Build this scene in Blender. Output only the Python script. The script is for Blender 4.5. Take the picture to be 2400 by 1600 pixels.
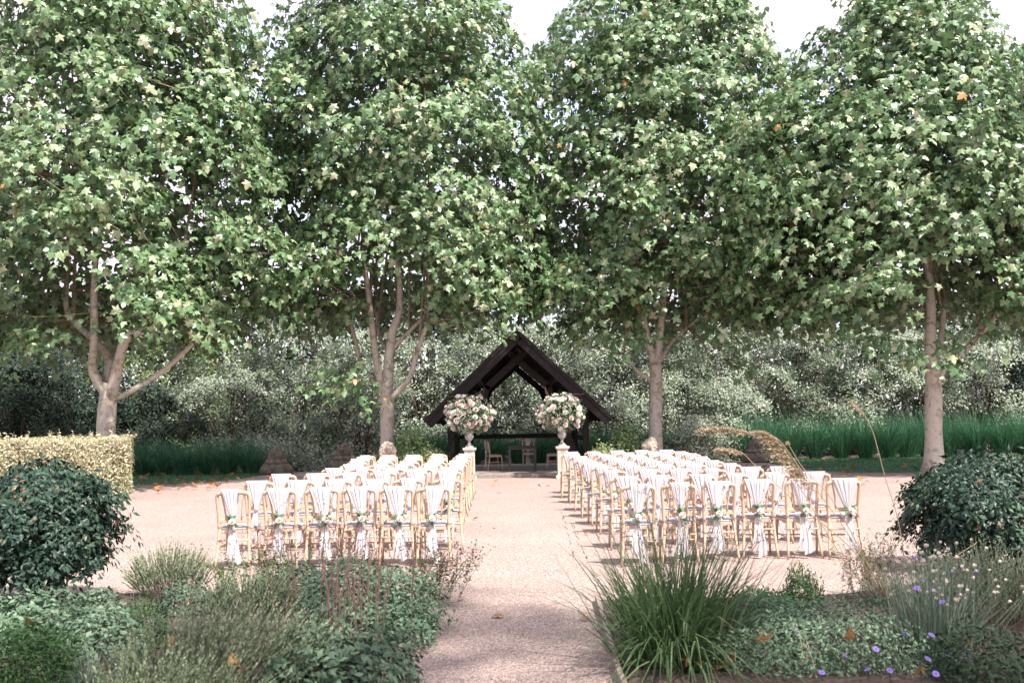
import bpy, bmesh, math, random
import numpy as np
from mathutils import Vector, Matrix

for _o in list(bpy.data.objects):
    bpy.data.objects.remove(_o)
SC = bpy.context.scene
COL = SC.collection
RNG = np.random.default_rng(11)
random.seed(11)
R = math.radians

# ------------------------------------------------------------------ camera
EYE = np.array([0., 0., 1.69])
FPX = 2333.
_y, _p, _r = R(.69), R(4.44), R(1.0)
CF = np.array([math.sin(_y)*math.cos(_p), math.cos(_y)*math.cos(_p), math.sin(_p)])
_r0 = np.array([math.cos(_y), -math.sin(_y), 0.])
_u0 = np.cross(_r0, CF)
CR = _r0*math.cos(_r) - _u0*math.sin(_r)
CU = _u0*math.cos(_r) + _r0*math.sin(_r)
cd = bpy.data.cameras.new('camera')
cam = bpy.data.objects.new('camera', cd)
COL.objects.link(cam)
cam.matrix_world = Matrix(((CR[0], CU[0], -CF[0], EYE[0]), (CR[1], CU[1], -CF[1], EYE[1]),
                           (CR[2], CU[2], -CF[2], EYE[2]), (0, 0, 0, 1)))
cd.sensor_width = 36
cd.lens = 35
cd.clip_end = 2000
cd.dof.use_dof = True
cd.dof.focus_distance = 15.5
cd.dof.aperture_fstop = 2.8
SC.camera = cam
SC.render.resolution_x, SC.render.resolution_y = 1024, 682

def at(px, py, Y):
    """A measured direction (photo pixel) and a distance down the garden give the real point."""
    d = CF + (px-1200)/FPX*CR + (800-py)/FPX*CU
    return EYE + d*(Y/d[1])
def gp(px, py, z=0.):
    d = CF + (px-1200)/FPX*CR + (800-py)/FPX*CU
    return EYE + d*((z-EYE[2])/d[2])

# ------------------------------------------------------------------ world, sun, exposure
SUN_EL = R(56)
SUN_H = np.array([.62, -.78]); SUN_H /= np.linalg.norm(SUN_H)
W = bpy.data.worlds.new('World'); SC.world = W; W.use_nodes = True
nt = W.node_tree; nt.nodes.clear()
out = nt.nodes.new('ShaderNodeOutputWorld')
bg = nt.nodes.new('ShaderNodeBackground'); bg.inputs[1].default_value = .15
sky = nt.nodes.new('ShaderNodeTexSky'); sky.sky_type = 'NISHITA'; sky.sun_disc = False
sky.sun_elevation = SUN_EL
sky.sun_rotation = math.atan2(SUN_H[0], SUN_H[1])
sky.air_density = 1.0; sky.dust_density = 1.6; sky.ozone_density = 1.2
tc = nt.nodes.new('ShaderNodeTexCoord')
mp = nt.nodes.new('ShaderNodeMapping'); mp.inputs['Scale'].default_value = (1, 1, 2.2); mp.inputs['Location'].default_value = (.33, .1, .2)
nz = nt.nodes.new('ShaderNodeTexNoise'); nz.inputs['Scale'].default_value = 3.2; nz.inputs['Detail'].default_value = 8; nz.inputs['Roughness'].default_value = .55
rp = nt.nodes.new('ShaderNodeValToRGB'); rp.color_ramp.elements[0].position = .44; rp.color_ramp.elements[1].position = .58
rp.color_ramp.elements[0].color = (.45, .45, .45, 1)
mx = nt.nodes.new('ShaderNodeMix'); mx.data_type = 'RGBA'; mx.inputs[7].default_value = (3.9, 3.5, 3.8, 1)
L = nt.links.new
L(tc.outputs['Generated'], mp.inputs[0]); L(mp.outputs[0], nz.inputs['Vector']); L(nz.outputs['Fac'], rp.inputs[0])
L(rp.outputs[0], mx.inputs[0]); L(sky.outputs[0], mx.inputs[6]); L(mx.outputs[2], bg.inputs[0]); L(bg.outputs[0], out.inputs[0])
sl = bpy.data.lights.new('sun', 'SUN'); sl.energy = 4.2; sl.angle = R(1.8); sl.color = (1., .935, .875)
so = bpy.data.objects.new('sun', sl); COL.objects.link(so)
tosun = Vector((SUN_H[0]*math.cos(SUN_EL), SUN_H[1]*math.cos(SUN_EL), math.sin(SUN_EL)))
so.rotation_euler = tosun.to_track_quat('Z', 'Y').to_euler(); so.location = (20, -16, 40)
SC.view_settings.view_transform = 'Standard'; SC.view_settings.look = 'None'
SC.view_settings.exposure = 1.5; SC.view_settings.gamma = 1
SC.cycles.use_denoising = True
SC.cycles.max_bounces = 6; SC.cycles.diffuse_bounces = 3; SC.cycles.glossy_bounces = 2; SC.cycles.transmission_bounces = 4
SC.cycles.sample_clamp_indirect = 8

# ------------------------------------------------------------------ helpers
def mat(name, ramp=None, col=None, rough=.6, spec=.3, trans=0., tcol=None, scale=8., detail=4., bump=0., bscale=None, attr=False,
        distort=0., coord='Object', metal=0.):
    """Procedural material: noise (or the per-leaf 'tone' attribute) through a colour ramp."""
    m = bpy.data.materials.new(name); m.use_nodes = True
    n = m.node_tree.nodes; l = m.node_tree.links.new
    b = n['Principled BSDF']; b.inputs['Roughness'].default_value = rough
    b.inputs['Specular IOR Level'].default_value = spec; b.inputs['Metallic'].default_value = metal
    tcn = n.new('ShaderNodeTexCoord')
    fac = None
    if attr:
        a = n.new('ShaderNodeAttribute'); a.attribute_name = 'tone'; fac = a.outputs['Fac']
    else:
        a = n.new('ShaderNodeTexNoise'); a.inputs['Scale'].default_value = scale; a.inputs['Detail'].default_value = detail
        a.inputs['Distortion'].default_value = distort
        l(tcn.outputs[coord], a.inputs['Vector']); fac = a.outputs['Fac']
    if ramp:
        r = n.new('ShaderNodeValToRGB')
        e = r.color_ramp.elements
        while len(e) < len(ramp): e.new(.5)
        for k, (p, c) in enumerate(ramp):
            e[k].position = p; e[k].color = (*c, 1)
        l(fac, r.inputs[0]); csock = r.outputs[0]
        l(csock, b.inputs['Base Color'])
    else:
        b.inputs['Base Color'].default_value = (*col, 1); csock = None
    if bump:
        nb = n.new('ShaderNodeTexNoise'); nb.inputs['Scale'].default_value = bscale or scale*3; nb.inputs['Detail'].default_value = 5
        l(tcn.outputs[coord], nb.inputs['Vector'])
        bp = n.new('ShaderNodeBump'); bp.inputs['Strength'].default_value = bump; bp.inputs['Distance'].default_value = .02
        l(nb.outputs['Fac'], bp.inputs['Height']); l(bp.outputs[0], b.inputs['Normal'])
    if trans:
        t = n.new('ShaderNodeBsdfTranslucent'); ms = n.new('ShaderNodeMixShader'); ms.inputs[0].default_value = trans
        if tcol is None and csock: l(csock, t.inputs[0])
        else: t.inputs[0].default_value = (*(tcol or col), 1)
        l(b.outputs[0], ms.inputs[1]); l(t.outputs[0], ms.inputs[2]); l(ms.outputs[0], n['Material Output'].inputs[0])
    return m

def mesh_np(name, V, T, tone=None, smooth=False):
    """Mesh from numpy arrays: vertices n x 3 and faces m x k."""
    me = bpy.data.meshes.new(name)
    V = np.ascontiguousarray(V, dtype=np.float32); T = np.ascontiguousarray(T, dtype=np.int32)
    k = T.shape[1]
    me.vertices.add(len(V)); me.vertices.foreach_set('co', V.ravel())
    me.loops.add(T.size); me.loops.foreach_set('vertex_index', T.ravel())
    me.polygons.add(len(T)); me.polygons.foreach_set('loop_start', np.arange(0, T.size, k, dtype=np.int32))
    me.polygons.foreach_set('use_smooth', np.full(len(T), smooth))
    me.update(calc_edges=True)
    if tone is not None:
        a = me.attributes.new('tone', 'FLOAT', 'POINT'); a.data.foreach_set('value', np.ascontiguousarray(tone, dtype=np.float32))
    return me

class MB:
    """Collects shapes with mixed faces for ONE mesh."""
    def __init__(s): s.v = []; s.f = []; s.n = 0
    def add(s, V, Fs):
        V = np.asarray(V, float)
        s.v.append(V); s.f += [tuple(int(i)+s.n for i in f) for f in Fs]; s.n += len(V); return s
    def box(s, c, d, rz=0., M=None):
        x, y, z = np.array(d)/2
        V = np.array([(i, j, k) for i in (-x, x) for j in (-y, y) for k in (-z, z)])
        if M is not None: V = V @ np.array(M).T
        if rz: V = V @ np.array([[math.cos(rz), math.sin(rz), 0], [-math.sin(rz), math.cos(rz), 0], [0, 0, 1]])
        return s.add(V+np.array(c), [(0, 1, 3, 2), (4, 6, 7, 5), (0, 4, 5, 1), (2, 3, 7, 6), (0, 2, 6, 4), (1, 5, 7, 3)])
    def beam(s, a, b, w, h, up=(0, 0, 1)):
        a, b = np.array(a, float), np.array(b, float); d = b-a; Ln = np.linalg.norm(d); d /= Ln
        r = np.cross(d, up); r /= np.linalg.norm(r); u = np.cross(r, d)
        return s.box((a+b)/2, (w, Ln, h), M=np.stack([r, d, u], 1))
    def tube(s, P, rad, n=6, cap=True, sq=1.):
        P = np.asarray(P, float); rad = np.broadcast_to(np.asarray(rad, float), (len(P),))
        T = np.gradient(P, axis=0); T /= np.linalg.norm(T, axis=1)[:, None]+1e-9
        ref = np.array([0, 1, 0.]) if abs(T[0][1]) < .8 else np.array([1., 0, 0])
        V = []
        for p, t, r_ in zip(P, T, rad):
            a = np.cross(t, ref); a /= np.linalg.norm(a)+1e-9; b = np.cross(t, a)
            for k in range(n):
                th = 2*math.pi*(k+.5)/n
                V.append(p+r_*(a*math.cos(th)*sq+b*math.sin(th)))
        Fs = [(i*n+k, i*n+(k+1) % n, (i+1)*n+(k+1) % n, (i+1)*n+k) for i in range(len(P)-1) for k in range(n)]
        if cap: Fs += [tuple(range(n-1, -1, -1)), tuple((len(P)-1)*n+k for k in range(n))]
        return s.add(V, Fs)
    def lathe(s, prof, n=20, c=(0, 0, 0), rib=None):
        V = []
        for (r_, z) in prof:
            for k in range(n):
                th = 2*math.pi*k/n
                q = r_*(1+(rib(k, z) if rib else 0))
                V.append((c[0]+q*math.cos(th), c[1]+q*math.sin(th), c[2]+z))
        m = len(prof)
        Fs = [(i*n+k, i*n+(k+1) % n, (i+1)*n+(k+1) % n, (i+1)*n+k) for i in range(m-1) for k in range(n)]
        Fs += [tuple(range(n-1, -1, -1)), tuple((m-1)*n+k for k in range(n))]
        return s.add(V, Fs)
    def mesh(s, name, smooth=False):
        me = bpy.data.meshes.new(name)
        me.from_pydata(np.concatenate(s.v).tolist(), [], s.f)
        if smooth: me.polygons.foreach_set('use_smooth', np.ones(len(me.polygons), bool))
        me.update(); return me
    def build(s, name, m, parent=None, smooth=False, bevel=0.):
        return obj(name, s.mesh(name, smooth), m, parent, bevel=bevel)

def obj(name, me, m, parent=None, loc=None, bevel=0.):
    if m is not None and not me.materials: me.materials.append(m)
    o = bpy.data.objects.new(name, me); COL.objects.link(o)
    if parent is not None: o.parent = parent
    if loc is not None: o.location = loc
    if bevel:
        b = o.modifiers.new('bevel', 'BEVEL'); b.width = bevel; b.segments = 2; b.limit_method = 'ANGLE'
    return o
def tag(o, label=None, cat=None, group=None, kind=None):
    if label: o['label'] = label
    if cat: o['category'] = cat
    if group: o['group'] = group
    if kind: o['kind'] = kind
    return o
def empty(name, loc, label, cat, group=None, rz=0.):
    o = bpy.data.objects.new(name, None); COL.objects.link(o); o.location = loc; o.rotation_euler = (0, 0, rz)
    o.empty_display_size = .2
    return tag(o, label, cat, group)
def dup(root, loc, rz, label=None, group=None, scale=None):
    r = root.copy(); COL.objects.link(r); r.location = loc; r.rotation_euler = (0, 0, rz)
    if label: r['label'] = label
    if group: r['group'] = group
    if scale: r.scale = scale
    for ch in KIDS[root.name]:
        c = ch.copy(); COL.objects.link(c); c.parent = r
    return r
KIDS = {}
def kids(root, *ch): KIDS[root.name] = [c for c in ch]; return root

def smooth_path(P, n=4):
    P = np.asarray(P, float); m = len(P)
    Q = np.vstack([2*P[0]-P[1], P, 2*P[-1]-P[-2]]); o = []
    for i in range(m-1):
        p0, p1, p2, p3 = Q[i:i+4]
        for t in np.arange(n)/n:
            o.append(.5*((2*p1)+(-p0+p2)*t+(2*p0-5*p1+4*p2-p3)*t*t+(-p0+3*p1-3*p2+p3)*t**3))
    o.append(P[-1]); return np.array(o)
def rnd(n, a=0., b=1.): return RNG.uniform(a, b, n)
def nrm(v): return v/(np.linalg.norm(v, axis=-1, keepdims=True)+1e-9)
def frames(N, T):
    N = nrm(N); T = nrm(T-N*(T*N).sum(1)[:, None]); X = np.cross(T, N)
    return np.stack([X, T, N], 2)
def scatter(tv, tf, P, M, S):
    n, k = len(P), len(tv)
    S = np.asarray(S, float)
    if S.ndim == 1: S = S[:, None]
    V = np.einsum('nij,nkj->nki', M, tv[None]*(S[:, None, :] if S.shape[1] > 1 else S[:, :, None]))+P[:, None]
    T = tf[None]+(np.arange(n)*k)[:, None, None]
    return V.reshape(-1, 3), T.reshape(-1, tf.shape[1])

# leaf templates ---------------------------------------------------
def fan_leaf(outl, ctr, curl=.22, fold=.18):
    o = np.array(outl, float); full = np.vstack([o, (o[1:-1]*[-1, 1])[::-1]])
    P = np.vstack([[ctr], full])
    z = -curl*((P[:, 1]-.1)**2)-fold*np.abs(P[:, 0])**1.3
    n = len(full)
    return np.column_stack([P, z]), np.array([(0, 1+i, 1+(i+1) % n) for i in range(n)])
PLANE_LOW = fan_leaf([(0, 0), (.38, -.14), (.30, .14), (.64, .34), (.24, .48), (0, 1.)], (0, .22), .4, .36)
PLANE_BACK = fan_leaf([(0, 0), (.46, .1), (.42, .5), (0, 1.)], (0, .3), .4, .36)
PLANE_MID = fan_leaf([(0, 0), (.40, -.16), (.29, .13), (.48, .19), (.66, .40), (.25, .48), (.27, .70), (0, 1.02)], (0, .22), .45, .42)
PLANE_HI = fan_leaf([(0, 0), (.16, -.03), (.40, -.16), (.38, .02), (.30, .15), (.45, .22), (.64, .38), (.44, .43), (.25, .50), (.26, .68), (.12, .80), (0, 1.02)], (0, .22), .4, .36)
def oval(w=.25, curl=.15, fold=.2):
    P = np.array([(0, 0, 0), (w, .45, -fold*w), (0, .5, 0), (-w, .45, -fold*w), (0, 1, -curl)])
    return P, np.array([(0, 1, 2), (0, 2, 3), (1, 4, 2), (2, 4, 3)])
def diamond(w=.25, fold=.25):
    return np.array([(0, 0, 0), (w, .5, -fold*w), (0, 1, 0), (-w, .5, -fold*w)]), np.array([(0, 1, 2), (0, 2, 3)])
OVAL = oval(); DIAM = diamond(); SLIM = diamond(.13, .3); ROUND = oval(.36, .12, .3)

def leafmesh(name, tpl, P, N, T, S, tone):
    V, F_ = scatter(tpl[0], tpl[1], P, frames(N, T), S)
    return mesh_np(name, V, F_, np.repeat(tone, len(tpl[0])))

def blades(P, D, Ln, Wd, droop, tone, nseg=4, sway=None):
    """Grass blades: each bends from direction D towards its lean and gravity."""
    n = len(P); t = np.linspace(0, 1, nseg+1)
    D = nrm(D); H = D.copy(); H[:, 2] = 0; H = nrm(H+1e-5)
    C = P[:, None]+D[:, None]*(Ln[:, None]*t)[:, :, None]+H[:, None]*((Ln*droop*.5)[:, None]*t**2)[:, :, None]
    C[:, :, 2] -= (Ln*droop)[:, None]*t**2.3
    side = nrm(np.cross(D, np.array([0, 0, 1.]))+RNG.normal(0, .6, (n, 3))*[1, 1, 0])
    w = Wd[:, None]*np.array([.75, 1., .9, .6, .06][:nseg+1] if nseg == 4 else np.interp(t, [0, .3, 1], [.8, 1, .05]))
    A = C+side[:, None]*w[:, :, None]/2; B = C-side[:, None]*w[:, :, None]/2
    V = np.stack([A, B], 2).reshape(n, -1, 3)
    q = np.array([(2*i, 2*i+1, 2*i+3, 2*i+2) for i in range(nseg)])
    F_ = (q[None]+(np.arange(n)*(2*nseg+2))[:, None, None]).reshape(-1, 4)
    return V.reshape(-1, 3), F_, np.repeat(tone, 2*nseg+2), C
def merge(parts):
    V, F_, T, n = [], [], [], 0
    for p in parts:
        V.append(p[0]); F_.append(p[1]+n); T.append(p[2]); n += len(p[0])
    return np.concatenate(V), np.concatenate(F_), np.concatenate(T)

# ------------------------------------------------------------------ materials
M = {}
M['plane_leaf'] = mat('plane_leaf', [(0, (.040, .105, .036)), (.42, (.10, .185, .072)), (.8, (.20, .285, .13)), (.93, (.36, .41, .25)), (1., (.34, .18, .05))],
                      rough=.36, spec=.7, trans=.24, attr=True)
M['bark'] = mat('plane_bark', [(.28, (0.248, 0.202, 0.156)), (.40, (0.331, 0.285, 0.230)), (.47, (0.460, 0.405, 0.350)), (.60, (0.515, 0.460, 0.405)), (.68, (0.432, 0.377, 0.304)), (.8, (0.331, 0.304, 0.230))], rough=.85, scale=4., detail=7, bump=.5, bscale=22, distort=1.4)
M['twig'] = mat('twig_bark', [(.3, (.17, .13, .09)), (.7, (.32, .26, .19))], rough=.9, scale=14)
M['darktwig'] = mat('shrub_stem', [(.3, (.06, .045, .035)), (.7, (.13, .10, .075))], rough=.9, scale=14)
M['variegated'] = mat('variegated_leaf', [(0, (0.048, 0.076, 0.043)), (.4, (0.152, 0.199, 0.133)), (.75, (0.342, 0.389, 0.285)), (1, (0.570, 0.580, 0.475))], rough=.42, spec=.5, trans=.15, attr=True)
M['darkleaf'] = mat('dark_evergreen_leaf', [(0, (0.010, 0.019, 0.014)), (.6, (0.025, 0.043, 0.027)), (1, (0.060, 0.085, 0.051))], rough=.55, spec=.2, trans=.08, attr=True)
M['limeleaf'] = mat('lime_leaf', [(0, (0.054, 0.090, 0.032)), (.6, (0.135, 0.189, 0.072)), (1, (0.270, 0.306, 0.135))], rough=.5, trans=.25, attr=True)
M['bush'] = mat('glossy_bush_leaf', [(0, (0.010, 0.027, 0.017)), (.6, (0.024, 0.053, 0.032)), (.93, (0.051, 0.093, 0.051)), (1, (0.136, 0.076, 0.043))], rough=.45, spec=.3, trans=.06, attr=True)
M['hedge'] = mat('golden_hedge_leaf', [(0, (0.146, 0.155, 0.060)), (.5, (0.378, 0.361, 0.215)), (.85, (0.550, 0.499, 0.361)), (1, (0.413, 0.258, 0.155))], rough=.5, trans=.25, attr=True)
M['reed'] = mat('tall_grass_blade', [(0, (0.023, 0.077, 0.041)), (.6, (0.054, 0.171, 0.086)), (1, (0.144, 0.270, 0.144))], rough=.5, trans=.25, attr=True)
M['clump'] = mat('clump_grass_blade', [(0, (0.026, 0.052, 0.017)), (.6, (0.073, 0.133, 0.052)), (.88, (0.163, 0.232, 0.112)), (1, (0.284, 0.232, 0.112))], rough=.42, spec=.4, trans=.25, attr=True)
M['bluegrass'] = mat('grey_grass_blade', [(0, (.07, .10, .07)), (1, (.22, .27, .2))], rough=.5, trans=.2, attr=True)
M['straw'] = mat('dry_straw', [(0, (.24, .17, .10)), (.6, (.44, .34, .23)), (1, (.60, .50, .37))], rough=.7, trans=.3, attr=True)
M['sage'] = mat('sage_leaf', [(0, (0.043, 0.082, 0.043)), (.6, (0.103, 0.172, 0.103)), (1, (0.224, 0.301, 0.194))], rough=.65, trans=.15, attr=True)
M['salvia'] = mat('salvia_leaf', [(0, (0.041, 0.072, 0.045)), (.6, (0.081, 0.135, 0.081)), (1, (0.162, 0.225, 0.135))], rough=.6, trans=.15, attr=True)
M['laven'] = mat('lavender_leaf', [(0, (0.052, 0.086, 0.043)), (.6, (0.146, 0.189, 0.107)), (1, (0.292, 0.327, 0.215))], rough=.65, trans=.15, attr=True)
M['dullgreen'] = mat('dull_green_leaf', [(0, (0.021, 0.043, 0.019)), (.6, (0.047, 0.085, 0.038)), (1, (0.111, 0.153, 0.068))], rough=.5, trans=.15, attr=True)
M['green'] = mat('fresh_green_leaf', [(0, (0.022, 0.060, 0.015)), (.6, (0.056, 0.129, 0.034)), (1, (0.129, 0.206, 0.069))], rough=.45, trans=.22, attr=True)
M['potted'] = mat('pot_shrub_leaf', [(0, (0.054, 0.108, 0.036)), (.6, (0.144, 0.234, 0.090)), (1, (0.288, 0.342, 0.180))], rough=.45, trans=.2, attr=True)
M['seed'] = mat('brown_seed_spike', [(0, (.09, .055, .04)), (1, (.23, .15, .12))], rough=.8, attr=True)
M['seedgrey'] = mat('grey_seed_feather', [(0, (.12, .10, .09)), (1, (.30, .26, .24))], rough=.8, trans=.3, attr=True)
M['bud'] = mat('papery_bud', [(0, (0.255, 0.204, 0.162)), (1, (0.468, 0.408, 0.357))], rough=.6, attr=True)
M['violet'] = mat('violet_petal', [(.2, (0.187, 0.119, 0.425)), (.8, (0.289, 0.204, 0.544))], rough=.5, trans=.2, scale=20)
M['deadleaf'] = mat('dead_leaf', [(.3, (0.221, 0.093, 0.030)), (.7, (0.383, 0.204, 0.085))], rough=.7, trans=.2, scale=6)
M['wood'] = mat('limewashed_wood', [(.3, (0.445, 0.307, 0.214)), (.7, (0.521, 0.382, 0.281))], rough=.5, spec=.35, scale=14, detail=6, distort=1.5)
M['cushion'] = mat('grey_seat_fabric', [(.3, (0.267, 0.245, 0.258)), (.7, (0.318, 0.297, 0.310))], rough=.9, spec=.1, scale=30)
M['sash'] = mat('white_chiffon', [(.3, (.655, .62, .64)), (.7, (.71, .675, .69))], rough=.75, spec=.15, trans=.35, scale=4)
M['timber'] = mat('dark_stained_oak', [(.3, (0.009, 0.006, 0.006)), (.7, (0.021, 0.015, 0.014))], rough=.7, spec=.25, scale=5, detail=6, distort=2., bump=.15)
M['roofing'] = mat('dark_roof_shingle', [(.3, (.03, .024, .02)), (.7, (.07, .055, .045))], rough=.85, scale=3)
M['deck'] = mat('deck_board', [(.3, (0.190, 0.157, 0.138)), (.7, (0.275, 0.237, 0.214))], rough=.8, scale=6, detail=6, bump=.1)
M['stone'] = mat('cream_cast_stone', [(.3, (0.420, 0.344, 0.286)), (.7, (0.538, 0.462, 0.395))], rough=.85, scale=9, bump=.12)
M['urn'] = mat('grey_stone_urn', [(.3, (0.311, 0.281, 0.269)), (.7, (0.403, 0.370, 0.353))], rough=.85, scale=12, bump=.12)
M['oldstone'] = mat('weathered_brown_stone', [(.3, (.11, .09, .07)), (.55, (.20, .165, .13)), (.75, (.29, .25, .20))], rough=.9, scale=7, bump=.6, bscale=26)
M['lion'] = mat('carved_pale_stone', [(.3, (0.270, 0.216, 0.171)), (.7, (0.495, 0.414, 0.351))], rough=.9, scale=8, bump=.4, bscale=20)
M['trough'] = mat('dark_trough', [(.3, (.03, .024, .022)), (.7, (.06, .048, .042))], rough=.7, scale=6)
M['edge'] = mat('weathered_edging_board', [(.3, (0.187, 0.145, 0.119)), (.7, (0.289, 0.238, 0.204))], rough=.85, scale=10, distort=1.5, bump=.2)
M['soil'] = mat('bed_soil', [(.3, (0.043, 0.030, 0.024)), (.6, (0.085, 0.064, 0.051)), (.8, (0.170, 0.128, 0.102))], rough=.95, scale=28, detail=8, bump=.9, bscale=40)
M['lawn'] = mat('mown_lawn', [(.3, (.035, .085, .03)), (.7, (.065, .13, .05))], rough=.8, scale=3, detail=8, bump=.4, bscale=60)
M['ground'] = mat('woodland_floor', [(.3, (.035, .028, .02)), (.7, (.08, .065, .045))], rough=.95, scale=2, detail=8)
M['slate'] = mat('slate_label', [(.3, (.09, .085, .11)), (.7, (.14, .135, .17))], rough=.5, scale=9)
for k, (a, b) in {'rose_white': ((.80, .74, .68), (.88, .84, .80)), 'rose_blush': ((.80, .61, .57), (.86, .74, .70)), 'rose_cream': ((.82, .73, .64), (.87, .81, .74))}.items():
    M[k] = mat(k, [(.3, a), (.7, b)], rough=.6, spec=.2, trans=.2, scale=14)

def gravel_mat():
    m = bpy.data.materials.new('gravel'); m.use_nodes = True
    n = m.node_tree.nodes; l = m.node_tree.links.new; b = n['Principled BSDF']
    b.inputs['Roughness'].default_value = .9; b.inputs['Specular IOR Level'].default_value = .15
    t = n.new('ShaderNodeTexCoord')
    v = n.new('ShaderNodeTexVoronoi'); v.inputs['Scale'].default_value = 95
    l(t.outputs['Object'], v.inputs['Vector'])
    sp = n.new('ShaderNodeSeparateColor'); l(v.outputs['Color'], sp.inputs[0])
    r = n.new('ShaderNodeValToRGB'); e = r.color_ramp.elements
    for k, (p, c) in enumerate([(0, (.135, .094, .079)), (.25, (.255, .187, .16)), (.6, (.35, .27, .235)), (1, (.50, .415, .38))]):
        if k > 1: e.new(p)
        e[k].position = p; e[k].color = (*c, 1)
    l(sp.outputs[0], r.inputs[0])
    dr = n.new('ShaderNodeMapRange'); dr.inputs[1].default_value = .35; dr.inputs[2].default_value = .75; dr.inputs[3].default_value = 1.; dr.inputs[4].default_value = .7
    l(v.outputs['Distance'], dr.inputs[0])
    nz = n.new('ShaderNodeTexNoise'); nz.inputs['Scale'].default_value = .55; nz.inputs['Detail'].default_value = 7; nz.inputs['Roughness'].default_value = .65
    l(t.outputs['Object'], nz.inputs['Vector'])
    mr = n.new('ShaderNodeMapRange'); mr.inputs[1].default_value = .3; mr.inputs[2].default_value = .7; mr.inputs[3].default_value = .88; mr.inputs[4].default_value = 1.08
    l(nz.outputs['Fac'], mr.inputs[0])
    mu = n.new('ShaderNodeMath'); mu.operation = 'MULTIPLY'; l(dr.outputs[0], mu.inputs[0]); l(mr.outputs[0], mu.inputs[1])
    mm = n.new('ShaderNodeMix'); mm.data_type = 'RGBA'; mm.blend_type = 'MULTIPLY'; mm.inputs[0].default_value = 1
    l(r.outputs[0], mm.inputs[6]); l(mu.outputs[0], mm.inputs[7]); l(mm.outputs[2], b.inputs['Base Color'])
    iv = n.new('ShaderNodeMath'); iv.operation = 'SUBTRACT'; iv.inputs[0].default_value = 1; l(v.outputs['Distance'], iv.inputs[1])
    bp = n.new('ShaderNodeBump'); bp.inputs['Strength'].default_value = .5; bp.inputs['Distance'].default_value = .008
    l(iv.outputs[0], bp.inputs['Height']); l(bp.outputs[0], b.inputs['Normal'])
    return m
M['gravel'] = gravel_mat()

def pale_underside(m, col):
    n = m.node_tree.nodes; l = m.node_tree.links.new
    b = n['Principled BSDF']; src = b.inputs['Base Color'].links[0].from_socket
    g = n.new('ShaderNodeNewGeometry'); mx_ = n.new('ShaderNodeMix'); mx_.data_type = 'RGBA'
    mx_.inputs[7].default_value = (*col, 1); l(src, mx_.inputs[6])
    mu_ = n.new('ShaderNodeMath'); mu_.operation = 'MULTIPLY'; mu_.inputs[1].default_value = .6
    l(g.outputs['Backfacing'], mu_.inputs[0]); l(mu_.outputs[0], mx_.inputs[0]); l(mx_.outputs[2], b.inputs['Base Color'])
pale_underside(M['plane_leaf'], (.30, .36, .25))
# ------------------------------------------------------------------ ground
def sheet(name, pts, z, m, kind='structure'):
    me = bpy.data.meshes.new(name); bm = bmesh.new()
    vs = [bm.verts.new((p[0], p[1], z)) for p in pts]; bm.faces.new(vs); bmesh.ops.recalc_face_normals(bm, faces=bm.faces)
    if bm.faces[:][0].normal.z < 0: bmesh.ops.reverse_faces(bm, faces=bm.faces)
    bmesh.ops.triangulate(bm, faces=bm.faces); bm.to_mesh(me); bm.free()
    return tag(obj(name, me, m), kind=kind)
sheet('ground', [(-400, -60), (400, -60), (400, 700), (-400, 700)], -.012, M['ground'])
sheet('gravel', [(-26, -12), (26, -12), (24, 36.2), (8.2, 37.1), (4, 38), (-4.5, 36.4), (-7.4, 34.3), (-11, 34.2), (-26, 33)], 0, M['gravel'])
LAWN_R = [gp(*q)[:2] for q in [(1795, 1083), (1830, 1090), (1880, 1098), (1940, 1104), (1995, 1107), (2080, 1107), (2180, 1106), (2300, 1105), (2460, 1102)]] + [(20, 36.6), (9.0, 36.6)]
LAWN_L = [gp(*q)[:2] for q in [(622, 1113), (560, 1122), (500, 1128), (420, 1133), (300, 1138)]] + [(-16, 29), (-17, 34.6), (-8, 34.6)]
sheet('lawn', LAWN_R, .006, M['lawn'])
sheet('lawn', LAWN_L, .006, M['lawn'])
BED_L = [(-.86, 5), (-.86, 6.6), (-.8, 7.1), (-.66, 7.9), (-.72, 8.8), (-.95, 9.4), (-1.5, 9.9), (-2.6, 10.1), (-4, 10.2), (-6.5, 10.4), (-9, 10.4), (-9, 5)]
BED_R = [(.72, 5), (.73, 6.49), (.85, 9.3), (1.5, 9.4), (2.4, 9.2), (3.2, 9.4), (4.0, 9.9), (7, 10.6), (9, 10.6), (9, 5)]
sheet('flower_bed_soil', BED_L, .02, M['soil'])
sheet('flower_bed_soil', BED_R, .02, M['soil'])
def edging(name, pts, label):
    mb = MB()
    pts = [np.array((*p, 0)) for p in pts]
    for a, b in zip(pts[:-1], pts[1:]):
        mb.beam(a+[0, 0, .03], b+[0, 0, .03], .035, .09)
    tag(mb.build(name, M['edge'], bevel=.004), label, 'edging')
edging('edging_board', BED_R[:3], 'straight weathered timber edging board beside the right flower bed')
edging('edging_board', BED_L[:6], 'curved weathered timber edging board beside the left flower bed')
def inside(pts, x, y):
    c = np.zeros(len(x), bool); n = len(pts)
    for i in range(n):
        x1, y1 = pts[i]; x2, y2 = pts[(i+1) % n]
        c ^= ((y1 > y) != (y2 > y)) & (x < (x2-x1)*(y-y1)/(y2-y1+1e-12)+x1)
    return c
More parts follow.
